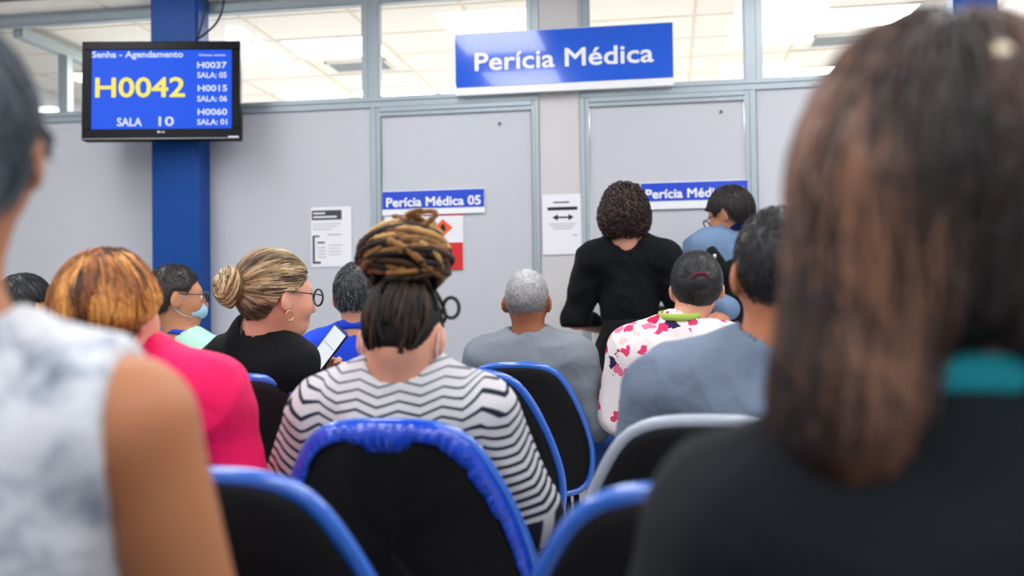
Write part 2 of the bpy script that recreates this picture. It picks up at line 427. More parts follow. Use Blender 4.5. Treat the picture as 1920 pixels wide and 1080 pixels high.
# room behind the partition: tiled ceiling, light panels, vents, cross partition
TX, TY, X0T, Y0T, ZC = .645, .485, .17, 5.4, 2.75
ce = empty('ceiling_2', (0, YW, ZC)); ce['kind'] = 'structure'
MB().box(-4.6, 3.4, .045, 5.1, .03, .06).build('deck', M_TILE, ce)
SPECIAL = {}
for ix, iy, kd in ((-4, 1, 'L'), (1, 1, 'L'), (-4, 2, 'V'), (1, 2, 'V'), (1, 4, 'L'), (-3, 4, 'L'), (-4, 4, 'L'), (-7, 5, 'L'), (4, 1, 'L'), (-1, 7, 'L'), (3, 5, 'L'), (-4, 7, 'L'), (-6, 2, 'L'), (-2, 5, 'L')): SPECIAL[ix, iy] = kd
tile_me = None
for ix in range(-8, 6):
    for iy in range(-1, 9):
        if (ix, iy) in SPECIAL: continue
        xa, ya = X0T+ix*TX, Y0T+iy*TY-YW
        if ya+TY > 5.0: continue
        if xa < -4.6: xa = xa
        if tile_me is None:
            o = MB().box(.006, TX-.006, .006, TY-.006, 0, .02, .003).build('ceiling_tile', M_TILE, ce); tile_me = o.data
        else: o = link(bpy.data.objects.new('ceiling_tile', tile_me), ce)
        o.location = (xa, ya, 0)
for ix in range(-8, 7):
    x = X0T+ix*TX
    if -4.6 < x < 3.4: MB().box(x-.010, x+.010, .05, 5.0, -.004, .004).build('grid_bar', M_GRID, ce)
for iy in range(0, 10):
    y = Y0T+iy*TY-YW
    if .06 < y < 5: MB().box(-4.6, 3.4, y-.006, y+.006, -.003, .004).build('grid_bar', M_GRID, ce)
M_DIFF = emit('light_diffuser', (255, 254, 250), LIGHT_BACK)
M_DIFF_F = emit('light_diffuser_waiting', (252, 252, 255), LIGHT_FRONT)
M_VENT = plain('vent_grey', (150, 160, 166), .5)
LNAMES = {(-4, 1): 'lit ceiling panel behind glass, above the white notice', (1, 1): 'lit ceiling panel behind glass beside the brown hair', (1, 4): 'low lit ceiling panel behind glass near the brown hair'}
def ceil_light(x0, x1, y0, y1, z, mat, label, group=None):
    t = empty('ceiling_light', ((x0+x1)/2, (y0+y1)/2, z)); hx, hy = (x1-x0)/2-.008, (y1-y0)/2-.008
    m = MB()
    for a in ((-hx, hx, -hy, -hy+.02), (-hx, hx, hy-.02, hy), (-hx, -hx+.02, -hy+.02, hy-.02), (hx-.02, hx, -hy+.02, hy-.02)): m.box(*a, -.006, .02)
    m.build('light_frame', M_WHITE, t); MB().box(-hx+.02, hx-.02, -hy+.02, hy-.02, 0, .008).build('diffuser', mat, t)
    tagp(t, label, 'ceiling light', group)
for (ix, iy), kd in SPECIAL.items():
    x, y = X0T+ix*TX, Y0T+iy*TY
    if kd == 'L': ceil_light(x, x+TX, y, y+TY, ZC, M_DIFF, LNAMES.get((ix, iy), 'lit square panel in the far tiled ceiling'), 'far ceiling lights')
    else:
        t = empty('air_vent', (x+TX/2, y+TY/2, ZC)); hx, hy = TX/2-.01, TY/2-.01
        MB().box(-hx, hx, -hy, hy, .004, .02).build('vent_plate', M_TILE, t)
        m = MB(); f = .10
        for a in ((-hx+f, hx-f, -hy+f, -hy+f+.014), (-hx+f, hx-f, hy-f-.014, hy-f), (-hx+f, -hx+f+.014, -hy+f, hy-f), (hx-f-.014, hx-f, -hy+f, hy-f)): m.box(*a, -.012, .006)
        m.build('vent_frame', M_WHITE, t)
        for k in range(7):
            yy = -hy+f+.03+k*(2*hy-2*f-.06)/6
            MB().box(-hx+f+.014, hx-f-.014, yy-.008, yy+.008, -.008, .003).build('slat', M_VENT, t)
        tagp(t, ('grey ceiling vent behind glass left of the large blue sign' if ix < 0 else 'grey ceiling vent behind glass beside the brown hair'), 'vent')
# cross partition of the room behind
pa, pb = onZ(2, 44, 2.67), onZ(112, 96, 2.67); XP = (pa[0]+pb[0])/2; YP = pb[1]
cp = empty('wall_cross', (XP, YW+.06, 0)); cp['kind'] = 'structure'
MB().box(-.02, .02, 0, 5, .0, 2.10).build('panel', M_WALL, cp)
MB().box(-.03, .03, 0, 5, 2.10, 2.16).build('rail', M_ALU, cp); MB().box(-.03, .03, 0, 5, 2.64, 2.70).build('rail', M_ALU, cp)
MB().box(-.03, .03, YP-YW-.06, YP-YW, 2.16, 2.64).build('post', M_ALU, cp); MB().box(-.03, .03, YP-YW+1.9, YP-YW+1.96, 2.16, 2.64).build('post', M_ALU, cp)
MB().box(-.003, .003, 0, 5, 2.16, 2.64).build('pane', M_GLASS, cp)
# waiting-room lights
k = 0
for x in (-2.9, -1.1, .7, 2.3):
    for y in (-1.5, .3, 2.1, 3.8):
        ceil_light(x-.31, x+.31, y-.62, y+.62, 2.845, M_DIFF_F, 'lit oblong panel in the waiting room ceiling', 'waiting room ceiling lights')

# ------------------------------------------------------------------ television
M_SCREEN = emit('screen_blue', (0, 84, 236), 1.0); M_SYEL = emit('screen_yellow', (255, 236, 90), 1.0); M_SWHT = emit('screen_white', (225, 236, 255), .95)
pc = onY(304, 171, 4.80); dT = (pc-CAM)@fw; sT = dT/F_PX
tv = empty('television', (pc[0], pc[1], pc[2]), math.radians(11)); tv.rotation_euler[0] = math.radians(-2)
tagp(tv, 'black flat television on the blue column showing ticket H0042', 'television')
X = lambda p: (p-304)*sT
Z = lambda p: (171-p)*sT
m = MB(); x0, x1, z0, z1 = X(157), X(450), Z(264), Z(77); a0, a1, b0, b1 = X(174), X(434), Z(243), Z(93)
m.box(x0, x1, 0, .05, z0, z1, .006); m.build('case', M_BLACKPL, tv)
m = MB(); m.box(x0, x1, -.012, 0, b1, z1, .003); m.box(x0, x1, -.012, 0, z0, b0, .003); m.box(x0, a0, -.012, 0, b0, b1, .003); m.box(a1, x1, -.012, 0, b0, b1, .003)
bz = m.build('bezel', M_BLACKPL, tv)
MB().box(x0+.004, x1-.004, -.0145, -.012, z0+.004, z0+.010).build('chrome_strip', M_STEEL, bz)
MB().tube([(X(299), -.012, Z(249)), (X(299), -.014, Z(249))], .006, 12).build('logo_disc', M_SWHT, bz)
text_obj('logo_letters', 'LG', M_SIGNWHITE, bz, X(303), X(310), Z(249), -.012, .009)
MB().box(X(428), X(447), -.0135, -.012, Z(262), Z(258)).build('badge', M_SIGNWHITE, bz)
sc = MB().box(a0, a1, -.005, 0, b0, b1).build('screen', M_SCREEN, tv)
for s_, xa, xb, yc, hh, mt, bo in (('Senha - Agendamento', 175, 343, 101, 12, M_SWHT, .02), ('H0042', 182, 346, 163, 38, M_SYEL, .02), ('SALA', 222, 267, 229, 16, M_SWHT, .02), ('10', 299, 326, 228, 18, M_SWHT, .02),
        ('Últimas senhas', 373, 422, 103, 4, M_SWHT, .01), ('H0037', 370, 424, 122, 12, M_SWHT, .025), ('SALA: 05', 370, 424, 141, 11, M_SWHT, .02), ('H0015', 371, 425, 166, 12, M_SWHT, .025), ('SALA: 06', 370, 425, 186, 11, M_SWHT, .02),
        ('H0060', 371, 425, 211, 12, M_SWHT, .025), ('SALA: 01', 370, 425, 230, 11, M_SWHT, .02)):
    text_obj('lettering', s_, mt, sc, X(xa), X(xb), Z(yc), -.005, hh*sT, bo)
MB().box(-.09, .09, .05, .10, -.10, .10, .004).build('wall_bracket', M_BLACKPL, tv)
# cables beside the column
for pts, lab in (([(385, -8), (384, 22), (377, 50), (370, 74)], 'thin black cable running straight up from the television'), ([(421, -8), (415, 25), (400, 50), (370, 74)], 'thin black cable curving up to the right above the television')):
    ww = [onY(x, y, 4.90) for x, y in pts]; P3 = []
    for i in range(len(ww)-1):
        for t in np.linspace(0, 1, 6, endpoint=False):
            q = [ww[max(i-1, 0)], ww[i], ww[i+1], ww[min(i+2, len(ww)-1)]]
            P3.append(.5*((2*q[1])+(-q[0]+q[2])*t+(2*q[0]-5*q[1]+4*q[2]-q[3])*t*t+(-q[0]+3*q[1]-3*q[2]+q[3])*t**3))
    P3.append(ww[-1]); tagp(MB().tube(P3, .006, 8).build('cable', M_CABLE, None, True), lab, 'cable')

# ------------------------------------------------------------------ signs and papers on the partition
def sign(name, Y, xl, xr, yt, yb, yw, txt, tx0, tx1, ty, th, blue, label, bold, depth):
    cx = (xl+xr)/2; c = onY(cx, (yt+yw)/2, Y)
    t = empty(name, (c[0], Y, c[2])); s = ((c-CAM)@fw)/F_PX
    L, R_ = onY(xl, ty, Y)[0]-c[0], onY(xr, ty, Y)[0]-c[0]; zt, zb, zw = (onY(cx, yy, Y)[2]-c[2] for yy in (yt, yb, yw))
    MB().box(L, R_, 0, depth, zw, zt+.004, .002).build('board', M_SIGNWHITE, t)
    bl = MB().box(L+.003, R_-.003, -.003, 0, zb, zt, .0008).build('blue_panel', blue, t)
    for tx, ta, tb in (txt if isinstance(txt, list) else [(txt, tx0, tx1)]):
        text_obj('lettering', tx, M_SIGNWHITE, bl, onY(ta, ty, Y)[0]-c[0], onY(tb, ty, Y)[0]-c[0], onY((tx0+tx1)/2, ty, Y)[2]-c[2], -.003, th*s, bold)
    return tagp(t, label, 'sign')
big = sign('hanging_sign', 5.03, 853, 1263, 54, 155, 170, [('Perícia', 891, 1039), ('Médica', 1060, 1225)], 890, 1226, 107, 35, M_SIGNBLUE, 'large glossy blue sign above the doors reading Perícia Médica', .02, .02)
for sx in (-.35, .35): MB().box(sx-.02, sx+.02, .02, .048, -.1, .1).build('bracket', M_STEEL, big)
sign('door_sign', 5.083, 716, 909, 357, 390, 402, 'Perícia Médica 05', 725, 901, 377, 17.5, M_SIGNBLUE2, 'small blue door sign reading Perícia Médica 05', .03, .006)
sign('door_sign', 5.083, 1201, 1403, 341, 375, 391, 'Perícia Médica 06', 1211, 1397, 361, 17.5, M_SIGNBLUE2, 'small blue door sign 06 behind the man in glasses', .03, .006)
def paper(x0, y0, x1, y1, Y, label, name='paper_notice'):
    cx, cy = (x0+x1)/2, (y0+y1)/2; c = onY(cx, cy, Y); t = empty(name, (c[0], Y, c[2]))
    px = lambda x: onY(x, cy, Y)[0]-c[0]
    pz = lambda y: onY(cx, y, Y)[2]-c[2]
    t2 = MB().box(px(x0), px(x1), 0, .0012, pz(y1), pz(y0)); t2.build('sheet', M_PAPER, t); tagp(t, label, 'notice')
    def bar(n, a, b, c_, d, mat): MB().box(px(a), px(c_), -.0012, 0, pz(d), pz(b)).build(n, mat, t)
    return t, px, pz, bar
t, px, pz, bar = paper(583, 388, 659, 500, 5.086, 'white printed notice with dark header left of door 05')
bar('print_header', 585, 394, 641, 412, M_INKG)
for a, b, c_, d in ((588, 398, 610, 401), (588, 405, 632, 408)): MB().box(px(a), px(c_), -.0018, -.0012, pz(d), pz(b)).build('print_line', M_PAPER, t)
for i in range(3): bar('print_line', 587, 419+i*5, 640-8*i, 420.3+i*5, M_INKL)
bar('print_bracket', 586, 441, 590, 494, M_INKG); bar('print_bracket', 590, 441, 599, 444, M_INKG); bar('print_bracket', 590, 490, 601, 494, M_INKG)
bar('print_line', 595, 453, 609, 456, M_INKG); bar('print_line', 614, 439, 640, 441, M_INKL)
for i in range(4): bar('print_line', 596, 463+6*i, 611, 464.5+6*i, M_INKL); bar('print_line', 616, 459+6*i, 642-4*(i % 2), 460.2+6*i, M_INKL)
t, px, pz, bar = paper(1017, 364, 1092, 477, 5.080, 'white printed notice with a double arrow between the two doors')
bar('print_line', 1038, 378, 1068, 380.5, M_INKG); bar('print_header', 1027, 388, 1083, 394, M_INK)
bar('arrow', 1045, 406, 1067, 409, M_INK)
for s_ in (-1, 1):
    xa, xb = (1046, 1036) if s_ < 0 else (1066, 1076)
    MB().poly([(px(xa), pz(401.5)), (px(xb), pz(407.5)), (px(xa), pz(413.5))], 0, .0012).build('arrow_head', M_INK, t)
for i in range(3): bar('print_line', 1029+4*i, 419+4.5*i, 1081-4*i, 420.6+4.5*i, M_INKL)
bar('print_line', 1074, 440, 1082, 442.5, M_INKL)
t, px, pz, bar = paper(722, 404, 869, 507, 5.090, 'white safety poster with orange diamond on the door', 'safety_poster')
bar('red_line', 745, 402.5, 869, 405.5, M_RED)
MB().poly([(px(831+q*18), pz(428+w_*16)) for q, w_ in ((0, -1), (-1, 0), (0, 1), (1, 0))], 0, .0012).build('orange_diamond', M_ORANGE, t)
MB().poly([(px(831+math.cos(a)*5), pz(429+math.sin(a)*(8 if math.sin(a) < 0 else 6))) for a in np.linspace(0, 6.28, 12, endpoint=False)][::-1], -.0012, .0006).build('flame_symbol', M_INK, t)
bar('red_block', 790, 456, 868, 507, M_RED)
# ------------------------------------------------------------------ chairs
M_PAD = plain('black_vinyl', (13, 14, 17), .6, nscale=300, bump=.1, var=.12, spec=.2)
M_TRIM = plain('blue_plastic_edge', (36, 104, 208), .2, nscale=20, bump=.02, var=.1, spec=.8, coat=.6)
M_WRAP = plain('torn_blue_plastic', (10, 66, 196), .2, nscale=35, bump=.25, var=.3, spec=.7)
M_FRAME = plain('black_steel_tube', (24, 24, 27), .4, .3)
W_T = [(.0, 0), (.001, .055), (.006, .097), (.018, .131), (.04, .160), (.08, .186), (.13, .211), (.19, .236), (.27, .260), (.34, .270), (.42, .262), (.465, .238), (.485, .19), (.492, 0)]
def outline():
    pts = [(w_, -t_) for t_, w_ in W_T]; pts = pts+[(-w_, -t_) for t_, w_ in reversed(W_T[1:-1])]
    for _ in range(2):
        n = len(pts); q = []
        for i in range(n):
            a, b = np.array(pts[i]), np.array(pts[(i+1) % n]); q += [tuple(a*.75+b*.25), tuple(a*.25+b*.75)]
        pts = q
    P = np.array(pts); d = np.r_[0, np.cumsum(np.linalg.norm(np.diff(np.vstack([P, P[:1]]), axis=0), axis=1))]
    s = np.linspace(0, d[-1], 73)[:-1]; PP = np.vstack([P, P[:1]])
    return np.stack([np.interp(s, d, PP[:, 0]), np.interp(s, d, PP[:, 1])], 1)
OUT = outline()
BACK_TOP, BACK_Y, TILT = .845, -.235, math.tan(math.radians(10))
def back_pt(x, z, off):   # z measured down from the top (<=0); off: normal offset, + towards the sitter
    return (x, BACK_Y-TILT*(z+.40)+1.1*x*x+off, BACK_TOP+z)
def pad(out, pt, thick, mat, name, ripple=0):
    c = np.array([0, out[:, 1].min()*.5+out[:, 1].max()*.5]); sc = [1.0, .965, .9, .75, .5, .25, .0006]; pr = [0, .55, .8, .95, 1, 1, 1]
    n = len(out); v = []; q = []
    for side in (1, -1):
        for s_, p_ in zip(sc, pr):
            for (x, z) in c+(out-c)*s_:
                rp = ripple*max(0, math.sin(x*62+.6*math.sin(z*9)))**2*(1-s_**4)*min(1, s_*3) if side < 0 else 0
                v.append(pt(x, z, side*thick*.5*p_-rp))
    m = len(sc)
    for sd in (0, 1):
        for r in range(m-1):
            b = (sd*m+r)*n
            for i in range(n):
                j = (i+1) % n; f = (b+i, b+j, b+n+j, b+n+i); q.append(f if sd == 0 else f[::-1])
    return np.array(v), np.array(q)
CH = {}
v, q = pad(OUT*.985, back_pt, .042, M_PAD, 'backrest'); CH['backrest'] = (v, q, M_PAD)
v, q = pad(OUT*.985, back_pt, .042, M_PAD, 'backrest', .012); CH['backrest_worn'] = (v, q, M_PAD)
def tube_np(pts, ra, rb, n=10, closed=True):
    mb = MB(); mb.tube(pts, 1, n, closed=closed, cap=not closed); return mb
tr = MB().tube([back_pt(x, z, .0) for x, z in OUT], .0135, 10, closed=True); CH['edge_trim'] = (np.array(tr.v), np.array(tr.f), M_TRIM)
an = np.linspace(0, 2*math.pi, 49)[:-1]
SEAT = np.stack([.235*np.sign(np.cos(an))*np.abs(np.cos(an))**.55, .215*np.sign(np.sin(an))*np.abs(np.sin(an))**.55], 1)
def seat_pt(x, y, off): return (x, y+.0, .415+off-.25*(y-.0)**2*(1 if y > 0 else 0)+.3*x*x)
v, q = pad(SEAT, seat_pt, .05, M_PAD, 'seat'); CH['seat'] = (v, q, M_PAD)
tr = MB().tube([seat_pt(x, y, -.004) for x, y in SEAT], .013, 8, closed=True); CH['seat_trim'] = (np.array(tr.v), np.array(tr.f), M_TRIM)
CMESH = {}
M_PALE = plain('pale_grey_edge', (168, 176, 190), .3, nscale=20, bump=.03, var=.1)  # paler grey rim colour, used on one chair in place of the blue
def chair(px, d, label, dz=0, rz=0, worn=False, pale=False):
    """top of the backrest at camera depth d, image column px"""
    p = at(px, 700, d); off = Matrix.Rotation(rz, 3, 'Z') @ Vector((0, BACK_Y-TILT*.40, 0))
    t = empty('chair', (p[0]-off.x, p[1]-off.y, dz), rz); tagp(t, label, 'chair', 'waiting room chairs')
    def part(name, key):
        if key in CMESH: return link(bpy.data.objects.new(name, CMESH[key]), t)
        o = mesh_np(name, CH[key][0], CH[key][1], CH[key][2], t); CMESH[key] = o.data; return o
    part('backrest', 'backrest_worn' if worn else 'backrest'); et = part('edge_trim', 'edge_trim')
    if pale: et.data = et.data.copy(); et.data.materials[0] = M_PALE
    part('seat', 'seat'); part('seat_trim', 'seat_trim')
    def tube(name, pts, r):
        if name+str(pts[0]) in CMESH: return link(bpy.data.objects.new(name, CMESH[name+str(pts[0])]), t)
        o = MB().tube(pts, r, 8).build(name, M_FRAME, t, True); CMESH[name+str(pts[0])] = o.data
    for sx in (-1, 1):
        for sy in (-1, 1): tube('leg', [(sx*.17, sy*.15, .385), (sx*.19, sy*.19, .0)], .012)
        tube('back_support', [(sx*.09, -.12, .385), (sx*.09, -.21, .395), (sx*.09, -.232, .47), (sx*.09, -.262, .6)], .011)
    tube('crossbar', [(-.17, 0, .383), (.17, 0, .383)], .012)
    return t
def place_label(s): return s
chair(350, 1.32, 'chair with black back and pale blue edge beside the bare brown arm', dz=-.009)
chair(1335, 1.12, 'low blue-edged chair back beside the black jacket in the near row', dz=-.004)
c_mid = chair(720, 1.90, 'chair with torn blue plastic edge behind the zigzag sweater', worn=True, dz=-.012)
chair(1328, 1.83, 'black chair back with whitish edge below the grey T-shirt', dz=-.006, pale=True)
chair(165, 1.86, 'chair under the person in the hot pink jacket')
chair(434, 2.74, 'blue-edged chair behind the black blazer', dz=.028)
chair(862, 2.78, 'empty blue-edged chair overlapping the chair of the grey-haired man', dz=.028)
chair(693, 3.68, 'chair of the person in the royal blue polo shirt')
chair(964, 3.62, 'tall black chair back behind the grey-haired man')
chair(1295, 3.50, 'chair under the person in the pink floral blouse')
chair(342, 3.70, 'chair of the masked person in mint green')
chair(52, 3.62, 'chair of the far left dark-haired person')
chair(-100, .70, 'chair under the person in the tie-dye top')
chair(1850, .60, 'chair under the person in the black jacket')
# the torn plastic wrap of the middle chair
v = []; f = []; n = len(OUT); rg = random.Random(3)
ids = [i for i in range(n) if OUT[i][1] > -.385]
top = max(range(n), key=lambda i: OUT[i][1]); order = sorted(ids, key=lambda i: ((i-top+n//2) % n))
pts = []
for a, b in zip(order[:-1], order[1:]):
    for t_ in (0, .25, .5, .75): pts.append(OUT[a]*(1-t_)+OUT[b]*t_)
c = np.array([0, -.26]); wd = .03
for i, p in enumerate(pts):
    side = min(1, abs(p[1])/.2)
    if i % 11 == 0: wd = rg.uniform(.024, .034)*(1-.35*side)
    if i % 41 < 7: wd = (.040, .034, .047)[(i//41) % 3]*(1-.5*side)
    dr = (c-p)/np.linalg.norm(c-p); wr = .004*math.sin(i*1.7)+.003*math.sin(i*.53)
    for k_, (e, o_) in enumerate(((-.010, -.008), (.004, -.020), (.012+wd*.3, -.027+wr), (.004+wd, -.0245+wr*.6), (.004+wd, -.021), (.006, -.008))):
        s_ = p+dr*e; v.append(back_pt(s_[0], s_[1], o_))
for i in range(len(pts)-1):
    for k_ in range(6):
        f.append((i*6+k_, (i+1)*6+k_, (i+1)*6+(k_+1) % 6, i*6+(k_+1) % 6))
mesh_np('torn_wrap', v, f, M_WRAP, c_mid, smooth=False)
# ------------------------------------------------------------------ people: shared builders
def unit(v): v = np.asarray(v, float); return v/(np.linalg.norm(v)+1e-12)
def hand_prims(S, w, d, n, side, curl, sc=1.0, spread=.10, k=.006):
    """w wrist, d pointing direction, n back-of-hand normal, side +1/-1 places the thumb"""
    d = unit(d); n = unit(n-d*(np.dot(n, d))); l = np.cross(d, n)*side
    S.cap(w, w+d*.03*sc, .024*sc, .026*sc, k=.02)
    base = []
    for i, o in enumerate((.030, .010, -.010, -.028)):
        b = w+d*(.088-(.006 if i in (0, 3) else 0)-(.006 if i == 3 else 0))*sc+l*o*sc
        S.cap(w+d*.02*sc+l*o*.6*sc, b, .0135*sc, .0115*sc, k=.012); base.append(b)
    for i, (b, L) in enumerate(zip(base, (.072, .080, .075, .060))):
        dd = unit(d+l*(.12, .03, -.05, -.14)[i]*spread*6); p = b; a = curl[i+1]
        for s_, fr in enumerate((.45, .30, .25)):
            ang = a*(.55, 1.5, 2.1)[s_]; v_ = dd*math.cos(ang)-n*math.sin(ang); q = p+v_*L*fr*sc
            S.cap(p, q, (.0092-.0008*s_)*sc, (.0085-.0010*s_)*sc, k=.0035); p = q
    p = w+d*.028*sc+l*.026*sc; a = curl[0]
    for L, ang in ((.045, .3), (.034, .55), (.026, .8)):
        v_ = unit(d*math.cos(.75-a*.6*ang)+l*math.sin(.75-a*.6*ang)-n*a*ang*1.3); q = p+v_*L*sc
        S.cap(p, q, .0115*sc if L > .04 else .0098*sc, .0095*sc, k=.006); p = q
def head_prims(S, R, C, hs, neck_to):
    T = lambda x, y, z: C+R@(np.array((x, y, z))*hs)
    e = lambda c, r, k=.025, op='u', Ri=None: S.ell(T(*c), np.array(r)*hs, R if Ri is None else R@Ri, k, op)
    e((0, -.012, 0), (.076, .096, .100)); e((0, .030, -.045), (.062, .064, .085), .04); e((0, .048, -.102), (.042, .042, .032), .03)
    S.cap(T(-.034, .074, .004), T(.034, .074, .004), .017*hs, k=.02)
    for s_ in (-1, 1):
        e((s_*.042, .062, -.048), (.024, .024, .026), .025)
        e((s_*.031, .100, -.020), (.017, .014, .012), .012, 's')
    S.cap(T(0, .092, -.012), T(0, .112, -.052), .008*hs, .012*hs, k=.014)
    for s_ in (-1, 1): S.ell(T(s_*.012, .104, -.056), V3(.008, .010, .007)*hs, R, .008)
    S.cap(T(-.019, .088, -.080), T(.019, .088, -.080), .0075*hs, k=.008); S.cap(T(-.016, .088, -.090), T(.016, .088, -.090), .008*hs, k=.008)
    for s_ in (-1, 1):
        Ri = rotm('Z', s_*.5)@rotm('X', -.15)
        e((s_*.083, -.012, -.030), (.0095, .025, .035), .008, 'u', Ri); e((s_*.092, -.004, -.026), (.006, .012, .018), .004, 's', Ri)
    S.cap(T(0, -.022, -.055), neck_to, .053*hs, .058, k=.035)
def torso_prims(S, J, e=0, sq=1.0):
    pel, nb, g, sh = J['pel'], J['nb'], J['g'], J['sh']; L = lambda t: pel+(nb-pel)*t
    S.ell(pel, (.155*g+e, .118*g+e, .115+e), k=.06)
    S.ell(L(.36), (.146*g+e, .112*g+e, .15+e), k=.07); S.ell(L(.64), (.160*g+e, .116*g+e, .15+e), k=.07)
    a, b = J['S'][-1], J['S'][1]; m = (a+b)/2
    S.cap(a+(m-a)*.18, b+(m-b)*.18, .062*sq+e, k=.05)
    for s_ in (-1, 1): S.cap(nb+V3(s_*.015, -.004, .030), J['S'][s_]+V3(-s_*.02, 0, .006), .040+e, .052+e, k=.05)
def arm_prims(S, J, s_, e=0, upto=2.0, k=.03):
    a, b, c = J['S'][s_], J['E'][s_], J['W'][s_]; m = J.get('armr', 1)
    if upto <= 1: S.cap(a, a+(b-a)*upto, .054*m+e, (.054-.012*upto)*m+e*1.25, k=k)
    else:
        S.cap(a, b, .054*m+e, .041*m+e, k=k); S.cap(b, b+(c-b)*(upto-1), .041*m+e, (.041-.013*(upto-1))*m+e, k=.02)
def ring_band(name, c, rx, ry, h, th, mat, parent, tilt=0, a0=0, a1=2*math.pi, rot=0, flare=0):
    n = 40; full = a1-a0 > 6.2; v = []; q = []
    Rm = rotm('Z', rot)@rotm('X', tilt)
    for i in range(n):
        a = a0+(a1-a0)*i/(n if full else n-1)
        for dr, dz in ((0, 0), (flare, h), (th+flare, h), (th, 0)):
            v.append(c+Rm@V3((rx+dr)*math.cos(a), (ry+dr)*math.sin(a), dz))
    for i in range(n if full else n-1):
        j = (i+1) % n
        for k in range(4): q.append((i*4+k, j*4+k, j*4+(k+1) % 4, i*4+(k+1) % 4))
    return mesh_np(name, v, q, mat, parent)
M_EYE = plain('eye_white', (236, 232, 226), .2, bump=0); M_IRIS = plain('eye_dark', (40, 26, 18), .15, bump=0)
M_SHOE = plain('dark_shoe', (34, 32, 34), .45)
EYE = {}
def person(label, body, head, rz=0, hyaw=0, hpitch=0, nbz=None, lean=-.10, sh=.165, g=1.0, skn=None, top=None, bottom=None,
           arms=None, standing=False, hs=1.0, hdx=0, short_legs=False, h_body=.007, h_top=.008, legs=None, armr=1.0, shz=-.055, hz=None):
    rz = math.radians(rz); Rz = rotm('Z', rz)
    bw = at(body[0], 700, body[1]); bw[2] = 0
    base = bw-Rz@V3(0, lean, 0); base[2] = 0
    top_w = at(head[0], head[1], head[2]); Hc = top_w-V3(0, 0, .10*hs*math.cos(hpitch*math.pi/180*.6))
    loc = lambda p: Rz.T@(np.asarray(p, float)-base)
    C = loc(Hc); nbz = C[2]-.165 if nbz is None else nbz
    if hz is None: hz = .86 if standing else .535
    J = dict(pel=V3(0, -.02, hz+.04), nb=V3(0, lean, nbz), g=g, sh=sh, armr=armr)
    J['S'] = {s_: V3(s_*sh, lean+.0, nbz+shz) for s_ in (-1, 1)}
    J['E'] = {}; J['W'] = {}; J['Hd'] = {}
    for s_ in (-1, 1):
        a = (arms or {}).get(s_, {}); S0 = J['S'][s_]
        E_ = a.get('elbow', S0+V3(s_*.055, .06, -.26)); W_ = a.get('wrist', V3(s_*.10, .26, hz+.10))
        if a.get('world'): E_, W_ = loc(E_), loc(W_)
        J['E'][s_], J['W'][s_] = np.asarray(E_, float), np.asarray(W_, float)
        d = a.get('dir', V3(-s_*.5, 1, -.25)); n = a.get('n', V3(s_*.1, .2, 1))
        if a.get('world'): d, n = Rz.T@np.asarray(d), Rz.T@np.asarray(n)
        J['Hd'][s_] = (d, n, a.get('curl', (.5, .45, .5, .55, .6)), a.get('thumb', 1 if s_ < 0 else -1))
    if legs: J['L'] = legs
    elif standing: J['L'] = {s_: (V3(s_*.085, 0, hz), V3(s_*.085, .02, .47), V3(s_*.085, -.01, .08)) for s_ in (-1, 1)}
    elif short_legs: J['L'] = {s_: (V3(s_*.085, -.01, hz), V3(s_*.11, .24, .49), V3(s_*.11, .13, .09)) for s_ in (-1, 1)}
    else: J['L'] = {s_: (V3(s_*.085, 0, hz), V3(s_*.12, .38, hz-.01), V3(s_*.12, .36, .09)) for s_ in (-1, 1)}
    R = rotm('Z', math.radians(hyaw))@rotm('X', -math.radians(hpitch))
    root = empty('person', tuple(base), rz); tagp(root, label, 'person')
    # body: one continuous surface
    S = SDF(); torso_prims(S, J)
    for s_ in (-1, 1):
        arm_prims(S, J, s_); a, b, c = J['L'][s_]
        S.cap(a, b, .075, .052, k=.05); S.cap(b, c, .050, .034, k=.03); S.cap(c+V3(0, -.03, -.04), c+V3(0, .13, -.055), .034, .025, k=.02)
    head_prims(S, R, C, hs, J['nb']+V3(0, 0, -.01))
    for s_ in (-1, 1): d, n, cu, th = J['Hd'][s_]; hand_prims(S, J['W'][s_], d, n, th, cu, sc=.95 if sh < .165 else 1.0)
    P, Q = S.mesh(h_body); mesh_np('body', P, Q, skn, root)
    for s_ in (-1, 1):
        T = C+R@(V3(s_*.031, .083, -.020)*hs)
        for nm, off, r, mt in (('eye', 0, .0115, M_EYE),):
            if 'e' not in EYE:
                Pe, Qe = SDF().ell((0, 0, 0), (r, r, r)).mesh(.003); EYE['e'] = mesh_np('eye', Pe, Qe, mt, root).data
                eo = root.children[-1]; Pi, Qi = SDF().ell((0, 0, 0), (.0055, .003, .0055)).mesh(.0015); io = mesh_np('iris', Pi, Qi, M_IRIS, eo); EYE['i'] = io.data
            else:
                eo = link(bpy.data.objects.new('eye', EYE['e']), root); io = link(bpy.data.objects.new('iris', EYE['i']), eo)
            eo.location = T; eo.rotation_euler = Matrix(R).to_euler(); io.location = (0, .0108, 0)
    # garment
    if top:
        e = top.get('e', .012); G = SDF(); torso_prims(G, J, e, top.get('sq', 1.0))
        for pr in top.get('extra', []): G.cap(*pr[:4], k=pr[4] if len(pr) > 4 else .04)
        up = {'long': 1.93, 'short': .72, 'half': .95, 'none': 0, 'three': 1.75}[top.get('sleeve', 'short')]
        for s_ in (-1, 1):
            if up: arm_prims(G, J, s_, e*top.get('arm_e', 1.2), up)
        if top.get('skirted'): G.cap(J['pel'], J['pel']-V3(0, 0, .12), .15+e, .16+e)
        nk = J['nb']+V3(0, -.0, -.005)
        nr = top.get('neck', .066); G.cap(nk, nk+unit(C+R@V3(0, -.02, -.05)-nk)*.2, nr, nr+.004, k=.004, op='s')
